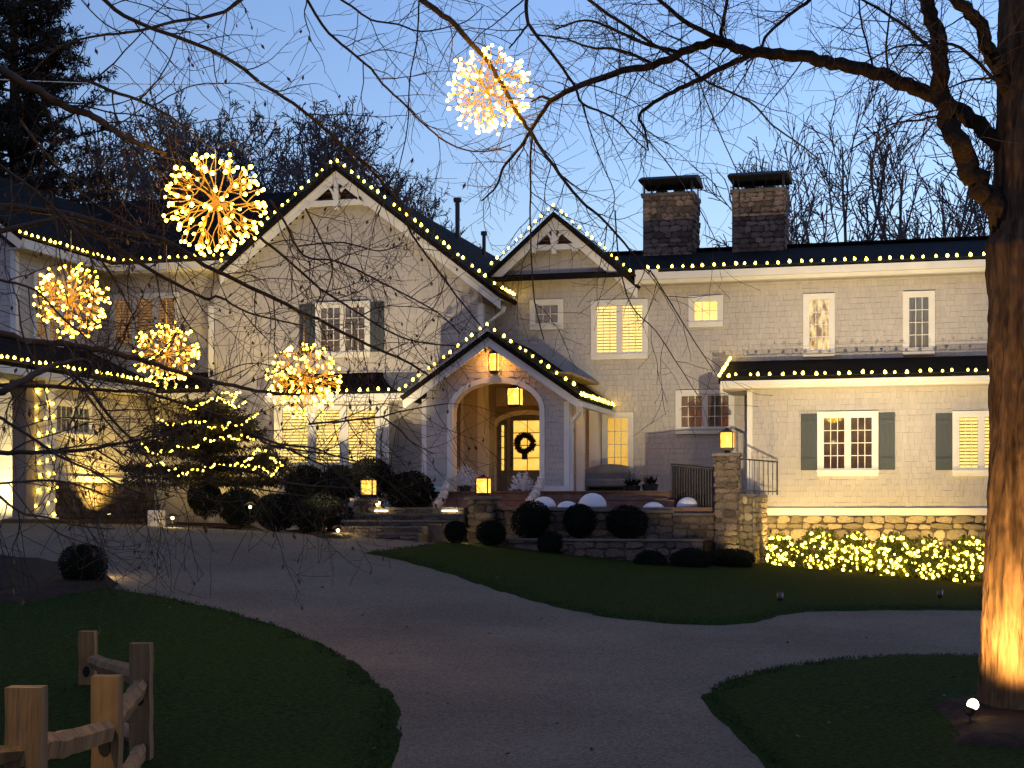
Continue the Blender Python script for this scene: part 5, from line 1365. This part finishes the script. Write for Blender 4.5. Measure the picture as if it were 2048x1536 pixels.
lowl = [  # traced left boughs: pixels, depths, thickness, spacing
 ([(0,137),(59,172),(117,207),(176,230),(219,254),(273,285),(332,309)], 11.6, 12.4, 20, 9, tk(4.0)),
 ([(156,152),(219,180),(293,207),(352,242),(391,273),(430,302)], 12.2, 12.5, 8, 3, None),
 ([(0,412),(88,421),(176,439),(264,465),(331,483),(381,512),(410,532),(469,559),(600,623),(646,643),(705,675),(764,701),(822,728),(857,750)], 15.5, 16.8, 13, 4, tk(3.6)),
 ([(117,436),(205,477),(278,526),(352,567),(410,597),(440,594),(498,626),(600,650)], 14.8, 15.6, 10, 3, tk(3.2)),
 ([(0,667),(59,682),(146,690),(220,705),(293,723),(381,752),(469,772),(527,784),(600,790)], 13.5, 14.5, 16, 5, tk(2.6)),
 ([(0,784),(29,770),(73,746),(117,728),(164,720),(181,731),(176,760)], 11.0, 11.8, 16, 4, tk(2.0)),
 ([(0,771),(88,771),(161,777),(234,782),(293,785),(352,803),(440,832),(498,862),(542,891),(600,900),(664,910),(720,926)], 12.2, 13.4, 8, 3, tk(2.2)),
 ([(0,905),(88,905),(161,900),(234,888),(293,876),(366,859),(425,850)], 11.4, 12.0, 10, 3, tk(1.6)),
 ([(140,741),(182,782),(223,838),(264,879),(322,944),(381,987)], 12.4, 12.0, 8, 3, None),
 ([(120,728),(172,788),(212,842),(255,890),(300,945),(340,985)], 12.6, 12.4, 5, 2, None),
 ([(0,835),(44,862),(117,911),(190,944),(234,967),(293,993)], 10.6, 11.0, 7, 3, tk(1.5)),
 ([(0,993),(44,1026),(88,1034),(161,1052),(230,1058)], 10.2, 10.6, 6, 2, tk(1.1)),
 ([(0,967),(103,961),(164,973),(229,996),(308,1002),(350,990)], 11.2, 11.6, 5, 2, tk(1.3)),
 ([(518,473),(588,531),(641,578),(705,619),(778,663),(837,684),(925,693)], 14.6, 15.4, 6, 2.5, None),
 ([(540,400),(570,446),(608,511),(676,523),(749,558),(811,590),(875,625),(919,666)], 14.2, 15.0, 5, 2.5, None),
 ([(611,417),(641,476),(664,529),(658,570),(640,610)], 14.0, 14.2, 4, 2, None),
 ([(594,493),(685,485),(758,502),(808,485)], 14.4, 14.6, 3.5, 2, None),
 ([(500,866),(559,889),(623,895),(664,910)], 12.8, 13.0, 6, 3, None),
 ([(559,889),(605,912),(661,936),(700,952)], 12.8, 13.0, 5, 2, None),
 ([(617,848),(690,842),(764,833),(793,825),(837,816),(896,807)], 13.0, 13.6, 5, 2, None),
 ([(764,833),(800,860),(822,883),(866,907)], 13.2, 13.5, 3.5, 2, None),
 ([(430,930),(500,942),(559,962),(617,971),(661,974),(717,977)], 12.4, 12.8, 5, 2.5, None),
 ([(420,960),(500,975),(560,985),(640,996),(700,1002)], 12.6, 12.9, 4, 2, None),
 ([(0,560),(70,580),(130,640),(190,690),(230,740)], 12.8, 13.2, 6, 2, tk(3)),
 ([(0,330),(80,390),(160,470),(230,560),(270,640)], 13.8, 14.4, 7, 2.5, tk(3.8)),
 ([(40,240),(110,330),(180,400),(250,440),(330,500)], 13.2, 14.0, 6, 2, None),
]
for i, (pix, y0, y1, w0, w1, pre) in enumerate(lowl):
    limb(OV, pix, y0, y1, w0, w1, gap=.12, lmin=.35, lmax=1.5, down=.30, depth=2, seed=300+i, pre=pre, leaves=True, start=.02)
upl = [
 ([(176,-40),(230,20),(312,59),(449,113),(520,164),(586,207),(664,270),(688,293),(742,340),(800,410),(824,470),(880,545),(912,590),(960,650)], 13.2, 14.6, 9, 3, tk(5.6)),
 ([(690,295),(755,345),(800,400),(830,455)], 14.0, 14.2, 4, 2, None),
 ([(512,-30),(449,23),(352,43),(273,62),(195,72),(137,86),(98,109),(60,150)], 13.0, 12.4, 8, 2.5, tk(6.4)),
 ([(594,-40),(645,51),(695,98),(742,137),(766,168),(811,211),(850,250),(889,281),(936,301),(983,301),(1022,289)], 14.2, 15.0, 6, 2.5, tk(6.2)),
 ([(637,-30),(703,12),(742,39),(795,49),(834,62),(873,59),(932,43),(967,12)], 13.4, 13.8, 5, 2, tk(6.8)),
 ([(820,-60),(846,0),(897,39),(944,86),(975,121),(994,152),(1041,234),(1065,270),(1108,332),(1159,398),(1209,441),(1260,500),(1300,545)], 14.3, 14.9, 13, 3.5, tk(7.4)),
 ([(1065,272),(1061,310),(1061,371),(1061,469),(1069,600),(1088,680)], 14.7, 15.0, 5, 2, None),
 ([(1050,-50),(1053,0),(1057,47),(1100,102),(1147,168),(1166,207),(1225,234),(1264,273),(1295,301)], 13.0, 13.5, 9, 2.5, tk(8.2)),
 ([(1057,47),(1040,70),(1018,97)], 13.0, 13.1, 5, 3, None),
 ([(842,-40),(838,0),(834,78),(819,164),(815,254),(795,350)], 13.6, 14.0, 4, 2, tk(7.0)),
 ([(1150,-40),(1178,0),(1233,39),(1303,86),(1366,125),(1416,164),(1498,203),(1545,250),(1600,289),(1640,320)], 14.0, 15.0, 8, 2.5, tk(8.6)),
 ([(1166,207),(1180,260),(1205,330),(1230,400),(1200,480)], 13.4, 13.6, 3, 1.6, None),
 ([(1392,145),(1420,220),(1450,290),(1475,350),(1480,420)], 14.5, 14.6, 3, 1.6, None),
 ([(1260,240),(1330,320),(1400,420),(1440,500)], 13.6, 13.9, 3, 1.6, None),
 ([(1230,420),(1238,520),(1262,610),(1310,660),(1350,720),(1395,790)], 14.2, 14.4, 3.2, 1.6, None),
 ([(1300,540),(1350,620),(1400,700),(1440,760)], 14.4, 14.6, 3, 1.5, None),
]
for i, (pix, y0, y1, w0, w1, pre) in enumerate(upl):
    limb(OV, pix, y0, y1, w0, w1, gap=.24 if i > 8 else .15, lmin=.3, lmax=1.3, down=.28, depth=2, seed=400+i, pre=pre, leaves=(i < 3), start=.04)
# ---- the big tree beside the drive
BT = thing("big_tree", "big bare tree with thick trunk lit orange by a ground spotlight", "tree", (4.42, 13.6, ground_z(4.42, 13.6)))
bz = BT.location.z
def trunk_mesh():
    mb = MB(); prof = [(1440, 1962), (1400, 1964), (1300, 1966), (1180, 1970), (1000, 1975), (860, 1981), (740, 1984), (620, 1980), (540, 1974), (490, 1971), (440, 1990), (380, 1992), (300, 1992), (220, 1994), (120, 1996), (0, 1998), (-120, 2002), (-300, 2008)]
    y = 13.6; seg = 150; rings = 260; zs = []
    tz = lambda py: (HY-py)/F*y + ZC - bz
    zt = [tz(p[0]) for p in prof]; cx0 = 4.42
    for j in range(rings+1):
        z = -.25 + (zt[-1]+.25)*j/rings
        if z < 0: r = .50 + .05*(-z/.25)
        else:
            left = interp(z, zt, [(p[1]-CX)/F*y for p in prof]); r = cx0 - left + .0
        fl = .10*math.exp(-max(0, z)/.16)
        for k in range(seg):
            a = 2*math.pi*k/seg; n1 = noise.noise(Vector((math.cos(a)*9, math.sin(a)*9, z*1.3))); n2 = noise.noise(Vector((math.cos(a)*22, math.sin(a)*22, z*9+5)))
            lob = 1 + fl*(.6+.5*math.sin(a*5+1)); rr_ = r*lob + .045*abs(n1) - .02 + .016*n2 + .03*noise.noise(Vector((math.cos(a)*1.5, math.sin(a)*1.5, z*.8)))
            mb.v.append((rr_*math.cos(a), rr_*math.sin(a), z))
    for j in range(rings):
        for k in range(seg): mb.f.append((j*seg+k, j*seg+(k+1) % seg, (j+1)*seg+(k+1) % seg, (j+1)*seg+k))
    return mb
obj("trunk", trunk_mesh(), 'bark', BT, smooth=True)
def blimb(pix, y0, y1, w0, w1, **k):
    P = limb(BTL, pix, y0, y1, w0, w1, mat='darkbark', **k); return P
BTL = BT
_loc = BT.location.copy()
# limbs are traced in world space, so hold them relative to the tree's base
def shift_children(t, keep):
    for c in t.children:
        if c not in keep: c.location = c.location - t.location
keep = set(BT.children)
blimb([(2030,330),(1986,273),(1932,230),(1873,195),(1814,168),(1748,145),(1678,129),(1619,115),(1560,109),(1506,105),(1467,92),(1424,86),(1365,105),(1307,129),(1225,148),(1147,176),(1100,201)], 13.6, 14.6, 36, 10, gap=0.099, lmin=.3, lmax=1.3, down=.22, seed=501, start=.12, sides=10, fwd=.5)
blimb([(1100,201),(1069,250),(1041,293),(1006,336),(994,371),(963,402)], 14.6, 14.9, 9, 3, gap=0.074, lmin=.2, lmax=.8, down=.35, seed=502)
blimb([(1100,201),(1085,193),(1062,204)], 14.6, 14.6, 7, 4, gap=0.186, lmin=.2, lmax=.5, seed=503)
blimb([(1498,111),(1404,156),(1346,184),(1299,211),(1279,234),(1290,262),(1297,301)], 14.1, 14.3, 12, 3, gap=0.081, lmin=.25, lmax=.9, down=.45, seed=504)
blimb([(2035,520),(1990,420),(1963,375),(1932,324),(1912,273),(1893,227),(1881,164),(1877,102),(1869,51),(1857,0),(1840,-80)], 13.6, 13.3, 52, 26, gap=0.136, lmin=.5, lmax=1.6, down=.05, seed=505, start=.35, sides=12)
blimb([(2035,210),(1990,129),(1971,86),(1955,39),(1920,8),(1880,-30)], 13.6, 13.2, 34, 22, gap=0.136, lmin=.5, lmax=1.5, down=.1, seed=506, start=.3, sides=10)
blimb([(1640,-40),(1619,0),(1588,23),(1537,66),(1521,98),(1490,130)], 14.2, 14.4, 9, 4, gap=0.074, lmin=.25, lmax=1.0, down=.2, seed=507)
blimb([(1467,92),(1443,74),(1451,23),(1459,-30)], 14.2, 14.2, 10, 6, gap=0.074, lmin=.3, lmax=1.0, down=.1, seed=508)
blimb([(1467,92),(1400,60),(1340,20),(1290,-30)], 14.2, 14.0, 12, 7, gap=0.068, lmin=.3, lmax=1.1, down=.15, seed=509)
blimb([(1365,105),(1300,90),(1230,60),(1170,40),(1110,60)], 14.4, 14.7, 9, 3, gap=0.068, lmin=.25, lmax=.9, down=.2, seed=510)
blimb([(1307,129),(1240,100),(1180,95),(1120,75),(1060,70)], 14.4, 14.8, 7, 2.5, gap=0.074, lmin=.2, lmax=.8, down=.2, seed=511)
blimb([(1748,145),(1735,90),(1722,40),(1715,-30)], 13.9, 13.9, 5, 3, gap=0.124, lmin=.2, lmax=.8, seed=512)
blimb([(1777,150),(1772,90),(1780,30),(1785,-20)], 13.8, 13.8, 5, 3, gap=0.124, lmin=.2, lmax=.8, seed=513)
blimb([(1990,160),(1920,95),(1850,90),(1790,95),(1730,125)], 13.4, 13.0, 8, 2.5, gap=0.081, lmin=.3, lmax=1.0, down=.1, seed=514)
blimb([(1995,155),(1940,160),(1900,175),(1850,190)], 13.4, 13.1, 6, 2, gap=0.081, lmin=.3, lmax=.8, down=.1, seed=515)
blimb([(1880,120),(1820,60),(1760,20),(1690,-20)], 13.3, 13.0, 8, 4, gap=0.081, lmin=.3, lmax=1.0, down=.1, seed=516)
blimb([(1893,227),(1840,240),(1780,250),(1700,300)], 13.4, 13.8, 6, 2, gap=0.087, lmin=.3, lmax=.9, down=.2, seed=517)
shift_children(BT, keep)
limb(OV, [(-900,-420),(-700,-520),(-800,-700),(-880,-830)], 9.0, 5.4, 18, 9, gap=.3, lmin=.3, lmax=.9, seed=460, pre=tk(6.0))
# spotlight at its foot
uplight(wp(1940, 1440, 12.75), Vector((4.34, 13.25, bz+1.5)), TREESPOT, "bright ground spotlight beside the big tree", 120, (1, .54, .15), .06, dome=True)
sb = wp(1940, 1416, 12.72)
# downlight mounted high in the overhanging tree
dl = thing("tree_downlight", "small downlight hung from a high bough above the split rail fence", "light", (-3.3, 5.4, 4.9))
dd0 = Vector((-2.05, 7.5, .75)) - dl.location; dn = dd0.normalized()
obj("housing", MB().tube([-dn*.08, dn*.08], [.05, .06], 10), 'bronze', dl); obj("lens", MB().tube([dn*.08, dn*.085], .05, 10), 'lamplens', dl)
spot("lamp", dl, dn*.12, dd0, DOWNLIGHT, 52, 1.0, (1, .68, .24), .05)
# ------------------------------------------------------------------ light balls
def light_ball(px, py, dia, wire_py, label, seed, D=.8):
    y = D*F/dia; c = wp(px, py, y); t = thing("light_ball", label, "light ball", c, 0, "starburst light balls hung in the boughs"); rr = random.Random(seed); n = 26
    obj("hub", MB().ball((0, 0, 0), .035, 10, 7), 'goldstem', t)
    top = wp(px, wire_py, y) - c
    obj("hanging_wire", MB().tube([(0, 0, 0), (0, 0, top.z)], .004, 4), 'goldstem', t)
    bmesh_ = BALL_ME
    for i in range(n):
        zf = 1-2*(i+.5)/n; ph = i*2.39996+rr.uniform(-.2, .2); d = Vector((math.sqrt(1-zf*zf)*math.cos(ph), math.sqrt(1-zf*zf)*math.sin(ph), zf)); m = MB(); k0 = d*D*.5*rr.uniform(.45, .7)
        m.tube([(0, 0, 0), k0*.5+rnd_dir(rr)*.02, k0], [.007, .006, .005], 5); ends = []
        for j in range(6):
            w = rnd_dir(rr); w = (w - d*w.dot(d)).normalized(); e = k0 + (d*rr.uniform(.7, 1.0) + w*rr.uniform(.6, 1.5)).normalized()*D*.5*rr.uniform(.40, .50); e = e.normalized()*D*.5*rr.uniform(.8, 1.02) if j else d*D*.5
            m.tube([k0, k0.lerp(e, .35)+w*.025, k0.lerp(e, .75)+rnd_dir(rr)*.012, e], [.0045, .004, .004, .0035], 4); ends.append(e)
        s = obj("stem", m, 'goldstem', t)
        for e in ends:
            b = obj("bulb", bmesh_, None, s, e); q = rr.choice([.8, .9, 1, 1, 1.15, 1.3]); b.scale = (q, q, q)
BALL_ME = MB().ball((0, 0, 0), .0140, 8, 6).mesh("ball_bulb", True); BALL_ME.materials.append(M['ballbulb'])
light_ball(977, 182, 176, 110, "glowing light ball hung highest, alone against the open sky", 1)
light_ball(431, 408, 206, 300, "glowing light ball hung at the foot of the wide gable's rake", 2)
light_ball(142, 602, 154, 460, "glowing light ball in front of the forward wing's upper wall", 3)
light_ball(333, 708, 132, 490, "smallest-looking glowing light ball over the recessed wall's blinds window", 4)
light_ball(608, 762, 150, 630, "glowing light ball hung before the bay window's roof", 5)
# ------------------------------------------------------------------ split rail fence
FE = thing("split_rail_fence", "weathered split rail fence with mortised posts and pale rails", "fence", (0, 0, 0))
def fpost(px0, px1, pyt, y, hgt=1.15, thick=.11, seed=1):
    a, b = wp(px0, pyt, y), wp(px1, pyt, y); rr = random.Random(seed); w = (b.x-a.x); c = Vector(((a.x+b.x)/2, y, a.z)); mb = MB(); n = 9
    for i in range(n+1):
        z = -hgt + hgt*i/n; j = lambda: rr.uniform(-.004, .004)
        x0, x1 = -w/2+j(), w/2+j(); mb.v += [(x0, -thick/2+j(), z), (x1, -thick/2+j(), z), (x1, thick/2+j(), z), (x0, thick/2+j(), z)]
    for i in range(n):
        for k in range(4): mb.f.append((i*4+k, i*4+(k+1) % 4, i*4+4+(k+1) % 4, i*4+4+k))
    mb.f.append((n*4, n*4+1, n*4+2, n*4+3)); o = obj("post", mb, 'rail', FE, c)
    for dz in (-.30, -.72):
        m = MB(); m.tube([(0.0, -thick/2-.003, dz), (0.0, thick/2+.003, dz)], .042, 10); obj("mortise_shade", m, 'soil', o, scale=(.8, 1, 1.25))  # solid dark plug, its colour stands in for shade inside a hole
    return c
def frail(a, b, r0, r1, seed):
    rr = random.Random(seed); a, b = Vector(a), Vector(b); d = (b-a).normalized(); L = (b-a).length; n = 10; mb = MB(); ang = [0.3, 1.2, 2.3, 3.3, 4.4, 5.4]; sh = [rr.uniform(.75, 1.15) for _ in ang]
    up = Vector((0, 0, 1)); s = d.cross(up).normalized(); u2 = s.cross(d)
    for i in range(n+1):
        f = i/n; e = min(1, min(f, 1-f)*9+.35); r = (r0+(r1-r0)*f)*e; p = a + d*(L*f) + s*rr.uniform(-.008, .008) + u2*rr.uniform(-.008, .008)
        for k, w in enumerate(ang): q = p + (s*math.cos(w)*.9 + u2*math.sin(w)*1.15)*r*sh[k]; mb.v.append((q.x, q.y, q.z))
    for i in range(n):
        for k in range(6): mb.f.append((i*6+k, i*6+(k+1) % 6, i*6+6+(k+1) % 6, i*6+6+k))
    mb.f.append(tuple(range(5, -1, -1))); mb.f.append(tuple(n*6+k for k in range(6))); obj("rail", mb, 'rail', FE)
q3 = fpost(17, 88, 1373, 6.6, 1.15, .10, 1); q2 = fpost(187, 241, 1351, 8.6, 1.15, .11, 2); q1 = fpost(262, 303, 1286, 11.0, 1.05, .12, 3); q4 = fpost(160, 192, 1262, 15.0, .95, .12, 4)
for k, dz in enumerate((-.27, -.70)):
    D_ = Vector((0, 0, dz))
    frail(q3+D_+Vector((-.02, .0, 0)), q2+D_+Vector((.02, .02, -.03)), .062, .055, 10+k)
    frail(q2+D_+Vector((.0, 0, -.02)), q1+D_+Vector((0, .05, -.02)), .06, .055, 20+k)
    frail(q3+D_+Vector((-1.5, -1.6, -.02)), q3+D_+Vector((.02, 0, 0)), .06, .058, 30+k)
    frail(q1+D_+Vector((-.02, 0, .04)), q4+D_+Vector((.0, 0, .0)), .055, .055, 40+k)
# fallen leaves on the drive and lawns
m = MB(); rr = random.Random(77)
for i in range(130):
    y = 9 + 26*rr.random()**1.3; x = rr.uniform(-.33, .33)*y; w = Vector((rr.gauss(0, 1), rr.gauss(0, 1), rr.gauss(.1, .25))).normalized()
    m.leaf((x, y, ground_z(x, y)+.055 if (inA(x, y) or inB(x, y) or inC(x, y)) else ground_z(x, y)+.006), w, Vector((rr.gauss(0, .3), rr.gauss(0, .3), 1)), rr.uniform(.04, .08), .035)
o = obj("fallen_leaves", m, 'dryleaf'); o['kind'] = "stuff"; o['label'] = "scattered dry leaves on the drive and lawns"; o['category'] = "leaves"
# thin steel cable slung through the boughs
m = MB(); m.tube([wp(-30, 158, 12.0), wp(200, 167, 12.6), wp(400, 170, 13.2), wp(560, 162, 13.8)], .0035, 4)
tag(obj("steel_cable", m, 'wirepale'), "thin pale steel cable slung between the upper boughs", "cable")
